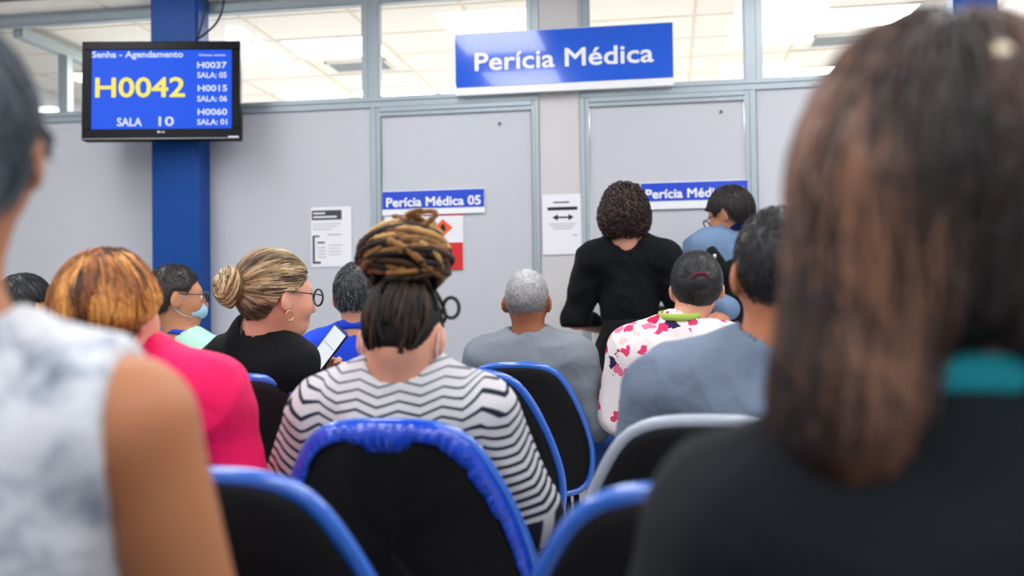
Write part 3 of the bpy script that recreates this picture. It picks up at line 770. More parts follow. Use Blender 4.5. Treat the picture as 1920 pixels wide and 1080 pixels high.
        if 'armhole' in top:
            for s_ in (-1, 1): xx = top['armhole']; G.cut((lambda X, Y, Z, s_=s_, xx=xx: np.maximum(s_*X-xx-.25*np.maximum(0, (J['S'][s_][2]-.20)-Z), 0*Y)-.0005 if False else s_*X-xx+0*Y+0*Z), .006)
        hem = top.get('hem', hz-.04); G.cut(lambda X, Y, Z: hem-Z+0*X+0*Y, .004)
        P, Q = G.mesh(h_top); N = normals(P, Q)
        D = folds(P, top.get('fold', .004), top.get('fscale', 42), abs(hash(label)) % 1 + int(body[0]) % 97)
        P = P+N*(D+.002)[:, None]; attrs = None
        if top.get('uv'):
            def segd(p, a, b):
                d = b-a; t = np.clip(((p-a)@d)/(d@d), 0, 1); return np.linalg.norm(p-a-t[:, None]*d, axis=1), t
            u, v_ = P[:, 0].copy(), P[:, 2].copy()-.30*np.abs(P[:, 0])**1.6
            for s_ in (-1, 1):
                a, b, c = J['S'][s_], J['E'][s_], J['W'][s_]; L1 = np.linalg.norm(b-a); L2 = np.linalg.norm(c-b)
                d1, t1 = segd(P, a, b); d2, t2 = segd(P, b, c); use2 = d2 < d1
                va = np.where(use2, a[2]-L1-t2*L2, a[2]-t1*L1); inarm = np.clip((.105-np.minimum(d1, d2))/.03, 0, 1)
                wgt = np.clip((s_*P[:, 0]-(J['sh']-.06))/.08, 0, 1)*inarm
                th = np.arctan2(P[:, 1]-(a[1]+t1*(b[1]-a[1])), s_*(P[:, 0]-(a[0]+t1*(b[0]-a[0]))))
                v_ = v_*(1-wgt)+va*wgt; u = u*(1-wgt)+(s_*.2+s_*.055*(th+1.57))*wgt
            attrs = dict(zu=u, zv=v_)
        mesh_np(top.get('name', 'shirt'), P, Q, top['mat'], root, attrs=attrs)
    if bottom:
        B = SDF(); e = .014
        B.ell(J['pel'], (.158*g+e, .12*g+e, .12+e), k=.06)
        if bottom.get('skirt') is not None:
            B.cap(J['pel'], V3(0, .0, bottom['skirt']), .15, .165, k=.06); hm = bottom['skirt']; B.cut(lambda X, Y, Z: hm-Z+0*X+0*Y, .004)
            wz = bottom['waist']; B.cap(J['pel'], V3(0, -.02, wz), .13, .118, k=.05); B.cut(lambda X, Y, Z: Z-wz+0*X+0*Y, .004)
        else:
            for s_ in (-1, 1):
                a, b, c = J['L'][s_]; B.cap(a, b, .079+e, .060+e*.6, k=.05); B.cap(b, c+V3(0, 0, -.02), .058+e*.5, .050, k=.03)
            tz = J['pel'][2]+.13; B.cut(lambda X, Y, Z: Z-tz+0*X+0*Y, .004)
        P, Q = B.mesh(.011); N = normals(P, Q); P = P+N*folds(P, .004, 30, 5)[:, None]
        mesh_np(bottom.get('name', 'trousers'), P, Q, bottom['mat'], root)
    for s_ in (-1, 1):
        c = J['L'][s_][2]; F = SDF(); F.ell(c+V3(0, .05, -.052), (.048, .135, .036), k=.02); F.ell(c+V3(0, -.03, -.03), (.043, .055, .05), k=.03)
        F.cut(lambda X, Y, Z: .002-Z+0*X+0*Y, .002); P, Q = F.mesh(.011); mesh_np('shoe', P, Q, M_SHOE, root)
    return dict(root=root, J=J, R=R, C=C, hs=hs, loc=loc, Rz=Rz, HT=lambda x, y, z: C+R@(np.array((x, y, z), float)*hs))

# ------------------------------------------------------------------ hair
HL_MAN = ([-.13, -.05, -.036, -.024, .022, .032, .05, .088], [-.085, -.082, -.060, .006, .006, -.004, .03, .062])
def hair_base(e=.009, hl=HL_MAN, extra=(), k=.03, infl=(0, 0, 0)):
    S = SDF(); S.ell((0, -.012, 0), (.076+e+infl[0], .096+e+infl[1], .100+e+infl[2]), k=k)
    for pr in extra:
        if pr[0] == 'e': S.ell(pr[1], pr[2], k=pr[3] if len(pr) > 3 else k)
        else: S.cap(pr[1], pr[2], pr[3], pr[4], k=pr[5] if len(pr) > 5 else k)
    if hl is not None: S.cut(lambda X, Y, Z: (np.interp(Y, hl[0], hl[1])-Z+0*X)*.8, .004)
    return S
def tubes(paths, rad, tint, sides=4, taper=(1, .35), rng=RNG):
    N, M, _ = paths.shape; T = np.gradient(paths, axis=1); T /= np.linalg.norm(T, axis=2, keepdims=True)+1e-9
    rv = rng.normal(size=(N, 1, 3)); U = np.cross(T, rv); U /= np.linalg.norm(U, axis=2, keepdims=True)+1e-9; W = np.cross(T, U)
    rad = np.broadcast_to(np.asarray(rad, float).reshape(-1, 1) if np.ndim(rad) <= 1 else rad, (N, M))*np.linspace(*taper, M)[None]
    a = np.arange(sides)*2*math.pi/sides
    V = paths[:, :, None]+rad[:, :, None, None]*(np.cos(a)[None, None, :, None]*U[:, :, None]+np.sin(a)[None, None, :, None]*W[:, :, None])
    i = np.arange(N)[:, None, None]*M*sides; j = np.arange(M-1)[None, :, None]*sides; k = np.arange(sides)[None, None]; k2 = (k+1) % sides
    Q = np.stack([i+j+k, i+j+k2, i+j+sides+k2, i+j+sides+k], -1).reshape(-1, 4)
    ti = np.repeat(np.broadcast_to(np.asarray(tint).reshape(N, -1), (N, M)).reshape(-1), sides)
    return V.reshape(-1, 3), Q, ti
def grow(S, roots, flow, steps, seg, off=.002, lift=0, jit=.15, pull=.6, grav=0, curl=0, rng=RNG):
    P = roots.copy(); N = len(P); out = [P.copy()]; off = np.broadcast_to(off, (N,)).astype(float)
    ph = rng.uniform(0, 6.28, N); jv = rng.normal(size=(N, 3))*jit; ax = rng.normal(size=(N, 3)); fr = rng.uniform(.7, 1.3, N)
    for i in range(steps):
        g = S.grad(P); g /= np.linalg.norm(g, axis=1, keepdims=True)+1e-9
        f = flow(P)+jv; f[:, 2] -= grav; t = f-g*np.sum(f*g, 1, keepdims=True)*(1-.0); t /= np.linalg.norm(t, axis=1, keepdims=True)+1e-9
        if curl: 
            b = np.cross(t, g); t = t+curl*(np.cos(ph+i*1.5*fr)[:, None]*b+.8*np.sin(ph+i*1.5*fr)[:, None]*g)
            t /= np.linalg.norm(t, axis=1, keepdims=True)
        P = P+(t+g*lift)*seg; d = S.eval(P); o = off+(lift*seg*i if lift else 0)
        P = P-g*np.where(d < o, d-o, (d-o)*pull)[:, None]; out.append(P.copy())
    return np.stack(out, 1)
def roots_on(P, n, cond=None, rng=RNG):
    idx = np.arange(len(P)) if cond is None else np.where(cond(P))[0]
    return P[rng.choice(idx, n, replace=len(idx) < n)]+rng.normal(size=(n, 3))*.0015
def put_hair(pr, parts, mat, name='hair'):
    V, Q, T = [], [], []; o = 0
    for P, q, t in parts:
        V.append(P); Q.append(q+o); T.append(t); o += len(P)
    V = np.concatenate(V); V = pr['C']+(V*pr['hs'])@pr['R'].T
    return mesh_np(name, V, np.concatenate(Q), mat, pr['root'], attrs=dict(tint=np.concatenate(T)))
def clean(P): return P
CROWN = V3(.0, -.055, .13)
def away(P): v = P-CROWN; v[:, 2] -= .02; return v/(np.linalg.norm(v, axis=1, keepdims=True)+1e-9)
def short_hair(pr, mat, e=.008, n=2600, L=.016, rad=.0009, lift=.35, curl=0, hl=HL_MAN, jit=.35, steps=4, tint=None, grad=True, infl=(0, 0, 0), extra=()):
    S = hair_base(e, hl, infl=infl, extra=extra); P, Q = S.mesh(.005); r = roots_on(P, n)
    tn = tint(P) if tint else RNG.uniform(.2, .6, len(P)); tr = (tint(r) if tint else RNG.uniform(0, 1, n))+RNG.uniform(-.2, .2, n)
    pa = grow(S, r, away, steps, L/steps, 0, lift, jit, .2, curl=curl)
    put_hair(pr, [(P, Q, np.clip(tn, 0, 1)), tubes(pa, rad, np.clip(tr, 0, 1))], mat)
def glasses(pr, mat, w=.030, h=.021):
    m = MB(); T = pr['HT']
    for s_ in (-1, 1):
        m.tube([T(s_*.034+w*math.cos(a)*.9, .112, -.018+h*math.sin(a)) for a in np.linspace(0, 6.283, 24, endpoint=False)], .0030, 6, closed=True)
        m.tube([T(s_*.064, .108, -.012), T(s_*.079, .080, -.010), T(s_*.082, .0, -.006), T(s_*.081, -.015, -.02)], .0021, 6)
    m.tube([T(-.008, .114, -.014), T(0, .116, -.012), T(.008, .114, -.014)], .002, 6)
    g = m.build('glasses', mat, pr['root'], True)
    l = MB()
    for s_ in (-1, 1):
        b = len(l.v); l.v += [tuple(T(s_*.034+w*math.cos(a)*.88, .112, -.018+h*.97*math.sin(a))) for a in np.linspace(0, 6.283, 20, endpoint=False)]; l.f.append(tuple(range(b, b+20)))
    l.build('lens', M_GLASS, g); return g
def mask(pr, mat):
    S = SDF(); S.ell((0, .040, -.072), (.062, .078, .052), k=.01); S.ell((0, .038, -.072), (.058, .072, .06), k=.003, op='s'); S.cut(lambda X, Y, Z: .045-Y+0*X+0*Z, .003)
    P, Q = S.mesh(.004); o = mesh_np('face_mask', pr['C']+(P*pr['hs'])@pr['R'].T, Q, mat, pr['root']); T = pr['HT']
    for s_ in (-1, 1):
        m = MB(); m.tube([T(s_*.058, .055, -.045), T(s_*.078, .02, -.02), T(s_*.083, -.012, -.0), T(s_*.084, -.030, -.02), T(s_*.082, -.026, -.055), T(s_*.075, .01, -.085), T(s_*.058, .050, -.098)], .0017, 6)
        m.build('ear_loop', mat, o, True)
    return o
# ------------------------------------------------------------------ the people
SK = dict(tan=skin('skin_tan', (196, 142, 108)), brown=skin('skin_brown', (150, 98, 68)), light=skin('skin_light', (222, 170, 144)), mid=skin('skin_mid', (186, 128, 94)), arm=skin('skin_warm', (176, 122, 84)))
M_JEANS = fabric('blue_denim', (54, 88, 160), wr=.3); M_DARKTR = fabric('dark_trousers', (36, 38, 46)); M_BLACKCL = fabric('black_cloth', (9, 12, 16), .8, wr=.2, spec=.15)
def HM(n, *st, rough=.38, spec=.5): return hairmat(n, list(st), rough, spec)
def zigzag():
    t = NT('zigzag_knit'); u = t.n('ShaderNodeAttribute', attribute_name='zu').outputs['Fac']; v = t.n('ShaderNodeAttribute', attribute_name='zv').outputs['Fac']
    tri = t.math('ABSOLUTE', t.math('SUBTRACT', t.math('FRACT', t.math('ADD', t.math('DIVIDE', u, .088), 10.25)), .5))
    ph = t.math('FRACT', t.math('ADD', t.math('DIVIDE', t.math('ADD', v, t.math('MULTIPLY', tri, .026)), .0195), 20))
    wd = t.n('ShaderNodeMapRange'); wd.inputs['From Min'].default_value = .90; wd.inputs['From Max'].default_value = .62; wd.inputs['To Min'].default_value = .26; wd.inputs['To Max'].default_value = .50; t.l(v, wd.inputs['Value'])
    edge = t.math('SUBTRACT', t.math('MULTIPLY', wd.outputs[0], .5), t.math('ABSOLUTE', t.math('SUBTRACT', ph, .5)))
    line = t.n('ShaderNodeMapRange', interpolation_type='SMOOTHSTEP'); line.inputs['From Min'].default_value = -.04; line.inputs['From Max'].default_value = .05; t.l(edge, line.inputs['Value'])
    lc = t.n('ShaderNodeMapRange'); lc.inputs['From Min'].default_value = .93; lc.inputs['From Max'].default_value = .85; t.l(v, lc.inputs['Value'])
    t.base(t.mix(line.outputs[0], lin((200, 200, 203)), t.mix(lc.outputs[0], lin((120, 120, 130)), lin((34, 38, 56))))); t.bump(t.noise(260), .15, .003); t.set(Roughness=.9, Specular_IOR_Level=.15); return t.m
def tiedye():
    t = NT('tie_dye_cotton'); n = t.noise(15, detail=6, rough=.65, dist=.5); n2 = t.noise(60, detail=3)
    f = t.math('ADD', t.math('MULTIPLY', n, .8), t.math('MULTIPLY', n2, .2))
    t.base(t.ramp(f, [(.34, lin((84, 94, 112))), (.46, lin((168, 176, 188))), (.56, lin((216, 219, 224))), (.8, lin((226, 228, 230)))])); t.bump(t.noise(11, dist=.5), .35, .02); t.set(Roughness=.9, Specular_IOR_Level=.1); return t.m
def floral():
    t = NT('floral_cotton'); co = t.coord(); w_ = t.n('ShaderNodeVectorMath', operation='ADD'); nz = t.n('ShaderNodeTexNoise'); nz.inputs['Scale'].default_value = 30; t.l(co, nz.inputs['Vector'])
    sc_ = t.n('ShaderNodeVectorMath', operation='SCALE'); sc_.inputs['Scale'].default_value = .05; t.l(nz.outputs['Color'], sc_.inputs[0]); t.l(co, w_.inputs[0]); t.l(sc_.outputs[0], w_.inputs[1])
    vo = t.n('ShaderNodeTexVoronoi'); vo.inputs['Scale'].default_value = 18; t.l(w_.outputs[0], vo.inputs['Vector'])
    sep = t.n('ShaderNodeSeparateColor'); t.l(vo.outputs['Color'], sep.inputs[0])
    blob = t.math('LESS_THAN', vo.outputs['Distance'], .40); on = t.math('GREATER_THAN', sep.outputs[1], .22)
    col = t.ramp(sep.outputs[0], [(0, lin((226, 62, 112))), (.3, lin((238, 120, 150))), (.52, lin((200, 36, 84))), (.76, lin((248, 196, 190))), (.88, lin((52, 46, 84)))], 'CONSTANT')
    t.base(t.mix(t.math('MULTIPLY', blob, on), lin((240, 232, 232)), col)); t.bump(t.noise(14), .25, .02); t.set(Roughness=.85, Specular_IOR_Level=.15); return t.m
M_FRAMEG = plain('spectacle_frame', (30, 30, 44), .2, bump=0); M_MASK = fabric('mask_pale_blue', (170, 208, 230), wr=.1)
M_GOLD = plain('gold', (226, 188, 120), .2, 1, bump=0)

# --- near left, tie-dye top
p = person('person in grey-white tie-dye sleeveless top at the left edge', (-108, .98), (-112, 48, .98), rz=10, hs=1.02, lean=-.10, sh=.190, g=1.05, nbz=.995, shz=-.055, skn=SK['arm'],
    top=dict(mat=tiedye(), sleeve='none', e=.014, armhole=.180, name='sleeveless_top', fold=.004, neck=.068), bottom=dict(mat=M_DARKTR), short_legs=True,
    arms={1: dict(elbow=V3(.245, -.06, .70), wrist=V3(.14, .14, .62)), -1: dict(elbow=V3(-.245, -.06, .70), wrist=V3(-.14, .14, .62))}, hyaw=14, armr=1.08, h_top=.007)
short_hair(p, HM('hair_slate', (0, (30, 34, 40)), (.5, (62, 70, 80)), (1, (120, 130, 142))), e=.012, n=2500, L=.05, rad=.0012, lift=.06, jit=.1, steps=6)
# --- near right, long brown hair
p = person('person in black jacket with long brown hair at the right edge', (1762, .84), (1752, 84, .86), rz=0, hs=1.05, lean=-.08, sh=.172, g=1.0, nbz=.925, shz=-.075, skn=SK['mid'],
    top=dict(mat=fabric('black_jacket', (16, 22, 26), .85, wr=.3), sleeve='long', e=.022, sq=.95, name='jacket', fold=.006, fscale=26), bottom=dict(mat=M_DARKTR), short_legs=True, hyaw=8,
    arms={s: dict(elbow=V3(s*.225, -.04, .62), wrist=V3(s*.13, .16, .60)) for s in (-1, 1)})
S = hair_base(.018, ([-.2, -.05, .02, .05, .1], [-.5, -.5, -.5, .02, .07]), extra=(('c', (-.050, -.035, -.03), (-.092, -.040, -.20), .068, .048), ('c', (.045, -.035, -.03), (.085, -.045, -.12), .070, .055), ('e', (0, -.07, -.05), (.085, .055, .085)), ('c', (-.085, -.045, -.18), (-.095, -.03, -.27), .045, .02)), infl=(.012, .0, .0))
P, Q = S.mesh(.006); n = 4200; r = roots_on(P, n, lambda P: P[:, 2] > -.12)
def fl(P): v = away(P); m = P[:, 2] < .04; v[m] = v[m]*.25+V3(0, 0, -1); return v
pa = grow(S, r, fl, 16, np.where(r[:, :1] < -.058, .0145, np.where(r[:, :1] < -.035, .0105, .0078)), RNG.uniform(.001, .010, n), 0, .12, .5, curl=.25)
band = .5+.5*np.sin(r[:, 0]*60+np.sin(r[:, 2]*25)); ti = np.clip(.6*band+.22*(r[:, 0] < -.03)+.5*np.clip((r[:, 2]-.05)*12, 0, 1)*(r[:, 0] < -.02)+RNG.uniform(-.15, .35, n), 0, 1)  # colour bands, plus a light highlight put into the upper-left tint
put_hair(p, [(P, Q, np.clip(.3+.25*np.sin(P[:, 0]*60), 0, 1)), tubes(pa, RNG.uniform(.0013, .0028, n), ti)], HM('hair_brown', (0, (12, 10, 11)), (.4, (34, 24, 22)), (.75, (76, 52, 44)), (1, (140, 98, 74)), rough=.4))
cc = p['loc'](at(1874, 104, .742)); S = SDF().ell(cc, (.010, .010, .010)); P, Q = S.mesh(.003); mesh_np('hair_clip', P, Q, plain('pearl', (236, 222, 190), .15, bump=0), p['root'])
ring_band('collar', p['J']['nb']+V3(-.0, -.012, .040), .068, .064, .030, .006, fabric('teal_knit', (18, 128, 140)), p['root'], tilt=-.25)
# --- hot pink jacket, orange hair
p = person('person with orange bob in a hot pink jacket', (236, 2.02), (208, 478, 1.98), lean=-.13, sh=.160, g=1.05, nbz=.93, skn=SK['light'], hyaw=-8, hpitch=4, hs=.97,
    top=dict(mat=fabric('hot_pink_cloth', (246, 24, 98), .7, wr=.3), sleeve='long', e=.022, name='jacket', fold=.008, fscale=26, extra=[(V3(.165, -.08, .890), V3(.185, -.08, .85), .075, .072), (V3(-.165, -.08, .890), V3(-.185, -.08, .85), .075, .072)]), bottom=dict(mat=M_DARKTR),
    arms={1: dict(elbow=V3(.222, -.03, .61), wrist=V3(.10, .22, .64))}, h_top=.007)
S = hair_base(.012, ([-.2, -.05, -.03, .03, .06, .1], [-.105, -.100, -.035, .006, .03, .07]), extra=(('e', (0, -.035, -.015), (.086, .090, .090)),))
P, Q = S.mesh(.004); n = 3600; r = roots_on(P, n, lambda P: P[:, 2] > -.05)
pa = grow(S, r, away, 10, .010, RNG.uniform(.0005, .006, n), 0, .10, .6)
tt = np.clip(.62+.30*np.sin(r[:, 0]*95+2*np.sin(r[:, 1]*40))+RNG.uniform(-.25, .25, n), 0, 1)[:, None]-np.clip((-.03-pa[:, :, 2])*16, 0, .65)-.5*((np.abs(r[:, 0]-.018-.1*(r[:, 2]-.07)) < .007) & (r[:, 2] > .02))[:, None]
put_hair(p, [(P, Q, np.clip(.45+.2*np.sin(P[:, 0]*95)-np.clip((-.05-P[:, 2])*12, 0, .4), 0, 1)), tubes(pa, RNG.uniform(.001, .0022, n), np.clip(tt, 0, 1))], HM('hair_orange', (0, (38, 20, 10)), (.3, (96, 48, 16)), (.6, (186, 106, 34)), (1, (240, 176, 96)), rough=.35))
# --- far left dark head
p = person('dark-haired person in the far row behind the tie-dye shoulder', (50, 3.75), (50, 518, 3.75), lean=-.14, nbz=.94, skn=SK['tan'], top=dict(mat=fabric('charcoal_cloth', (60, 64, 70)), sleeve='short'), bottom=dict(mat=M_DARKTR), hyaw=-20, h_top=.011, h_body=.008)
short_hair(p, HM('hair_black_a', (0, (8, 9, 12)), (1, (40, 42, 48))), e=.012, L=.03, lift=.15, n=1500, rad=.0014)
# --- masked person in mint
p = person('person in mint green T-shirt wearing glasses and face mask', (345, 3.85), (330, 500, 3.85), rz=-15, hyaw=-40, nbz=.925, skn=SK['tan'], g=1.05, sh=.172,
    top=dict(mat=fabric('mint_cotton', (176, 226, 206)), sleeve='short', e=.016), bottom=dict(mat=M_JEANS), h_top=.010)
short_hair(p, HM('hair_black_b', (0, (14, 13, 14)), (1, (52, 44, 42))), e=.010, L=.012, lift=.5, n=2200, rad=.0012)
glasses(p, M_FRAMEG); mask(p, M_MASK)
ring_band('lanyard', p['J']['nb']+V3(0, -.006, .028), .070, .068, .018, .004, fabric('lanyard_blue', (40, 70, 190)), p['root'], tilt=-.3)
# --- blonde bun, black blazer, phone
HP = at(622, 694, 2.62)
p = person('blonde person with a bun in a black blazer holding a phone', (484, 2.88), (520, 479, 2.86), rz=-22, hyaw=-20, hpitch=2, nbz=.955, shz=-.07, skn=SK['light'], g=1.0, sh=.145, lean=-.14,
    top=dict(mat=M_BLACKCL, sleeve='long', e=.020, sq=1.0, name='blazer', fold=.005, fscale=28), bottom=dict(mat=M_DARKTR),
    arms={1: dict(world=True, elbow=at(560, 800, 2.98), wrist=at(590, 722, 2.88), dir=.72*RC+.60*UC-.1*fw, n=fw, curl=(.9, .95, 1.0, 1.05, 1.1), thumb=-1)}, h_body=.006, legs={1: (V3(.085, 0, .535), V3(.03, .36, .525), V3(.03, .34, .09)), -1: (V3(-.085, 0, .535), V3(-.17, .37, .525), V3(-.17, .35, .09))})
hl = ([-.2, -.06, -.04, -.02, .02, .05, .09], [-.088, -.085, -.045, -.004, -.004, .03, .066])
BUN = V3(0, -.136, .004)
S = hair_base(.013, hl, extra=(('e', (0, -.03, .02), (.085, .095, .088)),)); P, Q = S.mesh(.004); n = 3000; r = roots_on(P, n)
def tob(P): v = BUN+V3(0, .02, 0)-P; return v/(np.linalg.norm(v, axis=1, keepdims=True)+1e-9)
pa = grow(S, r, tob, 10, .011, RNG.uniform(.0005, .004, n), 0, .06, .6)
ti = np.clip(.45+.33*np.sin(r[:, 2]*120+1.5*np.sin(r[:, 1]*50))+RNG.uniform(-.2, .25, n)-np.clip((-.03-r[:, 2])*5, 0, .35), 0, 1)
parts = [(P, Q, np.clip(.4+.2*np.sin(P[:, 2]*120), 0, 1)), tubes(pa, RNG.uniform(.0009, .0019, n), ti)]
bn = []; bt = []
for i in range(260):
    a = np.linspace(0, RNG.uniform(3.5, 6.5), 16)+RNG.uniform(0, 6.28); R0 = RNG.uniform(.010, .033); ph = RNG.uniform(0, 6.28); tw = RNG.uniform(.5, 1.5)
    rr = 1.28*(R0+.010*np.cos(a*tw+ph)); yy = -.040*(1-(rr/.060)**2)+.013*np.sin(a*tw+ph)
    bn.append(np.stack([rr*np.cos(a), yy, rr*1.08*np.sin(a)], 1)+BUN); bt.append(RNG.uniform(.15, 1))
parts.append(tubes(np.array(bn), RNG.uniform(.0015, .004, 260), np.array(bt), taper=(1, .7)))
Sb = SDF().ell(BUN, (.050, .032, .053)); Pb, Qb = Sb.mesh(.004); parts.append((Pb, Qb, np.full(len(Pb), .3)))
wis = np.stack([np.stack([np.linspace(0, .004*k, 8)+.01*k-.02, -.10-.006*np.arange(8)/7*k, np.linspace(-.075, -.13, 8)], 1) for k in range(5)])
parts.append(tubes(wis, .0008, np.full(5, .15)))
put_hair(p, parts, HM('hair_blonde', (0, (46, 34, 24)), (.35, (110, 86, 58)), (.65, (176, 146, 104)), (1, (232, 208, 166)), rough=.35))
glasses(p, M_FRAMEG, .031, .024)
T = p['HT']; MB().tube([T(.089, -.004+.012*math.cos(a), -.073+.014*math.sin(a)) for a in np.linspace(0, 6.283, 20, endpoint=False)], .0022, 6, closed=True).build('hoop_earring', M_GOLD, p['root'], True)
ctr = at(614, 655, 2.80); up = unit(.60*RC+.80*UC); nrm = unit(-fw*.75+V3(-.45, 0, .35)); nrm = unit(nrm-up*(nrm@up)); rt = np.cross(up, nrm)
ph = empty('phone', tuple(ctr)); ph.rotation_euler = Matrix(np.stack([rt, up, nrm], 1)).to_euler(); tagp(ph, 'phone with bright white screen in the blonde person\'s hand', 'phone')
MB().box(-.034, .034, -.068, .068, -.004, .004, .003).build('case', M_BLACKPL, ph)
sco = MB().box(-.031, .031, -.064, .064, .004, .0048).build('screen', emit('phone_screen', (236, 244, 255), .95), ph)
MB().box(-.026, .026, .010, .013, .0048, .0052).build('screen_line', M_INKL, sco)
# --- royal blue polo
p = person('person in a royal blue polo beside the dreadlocked head', (676, 3.78), (672, 498, 3.78), nbz=.945, lean=-.15, skn=SK['light'], g=1.1, sh=.178, hpitch=8,
    top=dict(mat=fabric('royal_blue_pique', (34, 72, 214)), sleeve='short', e=.018, name='polo_shirt', fold=.006), bottom=dict(mat=M_DARKTR), h_top=.010)
short_hair(p, HM('hair_pepper', (0, (12, 14, 16)), (.6, (42, 46, 50)), (1, (140, 146, 152))), e=.011, L=.018, lift=.35, n=2200, rad=.0012, curl=.4)
ring_band('collar', p['J']['nb']+V3(0, -.008, .030), .068, .066, .034, .006, MATS['royal_blue_pique'], p['root'], tilt=-.15, flare=.004)
# --- zigzag sweater, dreadlock updo
p = person('person with a dreadlock updo in a zigzag striped sweater', (752, 2.10), (760, 532, 2.10), nbz=.893, shz=-.068, lean=-.10, sh=.168, g=1.15, skn=SK['light'], hpitch=22, hyaw=-4,
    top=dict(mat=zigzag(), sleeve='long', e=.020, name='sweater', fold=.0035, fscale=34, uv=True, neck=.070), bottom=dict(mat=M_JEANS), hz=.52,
    arms={1: dict(elbow=V3(.262, -.05, .615), wrist=V3(.22, .16, .50)), -1: dict(elbow=V3(-.275, -.05, .615), wrist=V3(-.16, .18, .52))}, armr=1.06, h_top=.006)
S = hair_base(.006, ([-.2, -.06, -.04, -.02, .02, .05, .09], [-.076, -.070, -.012, .012, .012, .03, .066])); P, Q = S.mesh(.004)
n = 170; r = roots_on(P, n, lambda P: (P[:, 2] < .03) & (np.abs(P[:, 0]) < .072+.2*P[:, 2]))
UP = V3(0, -.055, .14)
def tou(P): v = UP-P; v[:, 2] += .02; return v/(np.linalg.norm(v, axis=1, keepdims=True)+1e-9)
pa = grow(S, r, tou, 9, .011, RNG.uniform(.002, .006, n), 0, .12, .7, curl=.12)
parts = [(P, Q, np.full(len(P), .06)), tubes(pa, RNG.uniform(.0042, .0062, n), RNG.uniform(.0, .42, n), 6, (.8, 1))]
lk = []; lt = []; rd = []
for i in range(115):
    ax = unit(V3(RNG.normal()*.35, RNG.normal()*.30, 1)); a_ = unit(np.cross(ax, V3(.3, 1, .1))); b_ = np.cross(ax, a_)
    o = RNG.uniform(-.80, .88); rr = math.sqrt(max(.05, 1-o*o)); a0 = RNG.uniform(0, 6.28); aa = a0+np.linspace(0, RNG.uniform(1.0, 3.2), 22)
    pt = (np.cos(aa)[:, None]*a_+np.sin(aa)[:, None]*b_)*rr+ax*(o+.10*np.sin(aa*2+RNG.uniform(0, 6)))[:, None]
    pt = pt*RNG.uniform(.86, 1.02)+.012*np.sin(aa*RNG.uniform(4, 8))[:, None]
    lk.append(UP+pt*V3(.096, .086, .072)); lt.append(np.clip(RNG.uniform(.15, .95)+.18*o, 0, 1)); rd.append(RNG.uniform(.0058, .0100))
for i in range(10):
    x = RNG.uniform(-.05, .07); s0 = UP+V3(x, RNG.uniform(-.05, .02), .058); t_ = np.linspace(0, 1, 22)
    lk.append(s0+np.stack([.02*np.sin(t_*5+i), -.014*t_, .028*np.sin(t_*2.6)], 1)); lt.append(RNG.uniform(.4, .9)); rd.append(.0062)
parts.append(tubes(np.array(lk), np.array(rd)[:, None]*(1+.13*np.sin(np.arange(22)*2.1))[None], np.array(lt), 6, (1, .85)))
Pu, Qu = SDF().ell(UP, (.078, .07, .062)).mesh(.006); parts.append((Pu, Qu, np.full(len(Pu), .05)))
put_hair(p, parts, HM('hair_locs', (0, (14, 12, 11)), (.25, (34, 28, 24)), (.5, (78, 52, 34)), (.75, (140, 96, 54)), (1, (200, 162, 100)), rough=.6, spec=.25), 'dreadlocks')
cc = p['loc'](at(846, 577, 2.09)); rx = p['Rz'].T@RC
MB().tube([cc+rx*.0165*math.cos(a)+V3(0, 0, .0215)*math.sin(a) for a in np.linspace(0, 6.283, 26, endpoint=False)], .0040, 8, closed=True).build('loc_ring', plain('dark_ring', (16, 14, 16), .5), p['root'], True)
mask(p, fabric('mask_white', (226, 232, 238), wr=.1))
# --- grey-haired person
p = person('person with cropped grey hair in a grey T-shirt', (994, 3.78), (988, 507, 3.80), nbz=.912, lean=-.13, sh=.180, g=1.1, skn=SK['brown'], hpitch=4,
    top=dict(mat=fabric('grey_cotton', (128, 136, 144), wr=.35), sleeve='half', e=.020, name='t_shirt', fold=.005), bottom=dict(mat=M_JEANS), h_top=.009,
    legs={1: (V3(.10, 0, .55), V3(.27, .15, .47), V3(.29, .12, .09)), -1: (V3(-.085, 0, .55), V3(-.13, .38, .53), V3(-.13, .36, .09))})
short_hair(p, HM('hair_grey', (0, (70, 68, 68)), (.5, (138, 138, 138)), (1, (206, 206, 208)), rough=.6, spec=.2), e=.004, L=.008, lift=.5, n=3200, rad=.0011, curl=.6,
    tint=lambda P: np.clip(.66+P[:, 2]*4.5+RNG.uniform(-.12, .12, len(P)), .05, 1))
# --- standing, black dress
p = person('standing person with dark curly bob in a black dress', (1182, 4.30), (1170, 352, 4.30), standing=True, nbz=1.305, lean=-.03, sh=.160, g=.64, skn=SK['light'], hz=.80, hpitch=10,
    top=dict(mat=M_BLACKCL, sleeve='long', e=.020, arm_e=1.0, name='blouse', hem=.97, fold=.004, neck=.074), bottom=dict(mat=fabric('black_skirt', (8, 10, 12)), skirt=.42, waist=1.0, name='skirt'),
    arms={-1: dict(elbow=V3(-.235, -.02, 1.00), wrist=V3(-.13, .20, .955), dir=V3(.75, .5, -.05), n=V3(-.1, -.4, .9)), 1: dict(elbow=V3(.235, -.02, 1.00), wrist=V3(.12, .22, 1.0), dir=V3(-.6, .7, 0), n=V3(.1, -.3, .9))}, h_body=.007, h_top=.006)
S = hair_base(.012, ([-.2, -.03, .03, .06, .1], [-.115, -.115, -.10, .02, .07]), extra=(('e', (0, -.02, -.04), (.098, .094, .080)),)); P, Q = S.mesh(.005); n = 1500; r = roots_on(P, n, lambda P: P[:, 2] > -.09)
pa = grow(S, r, away, 14, .010, RNG.uniform(.001, .014, n), 0, .35, .15, curl=1.1)
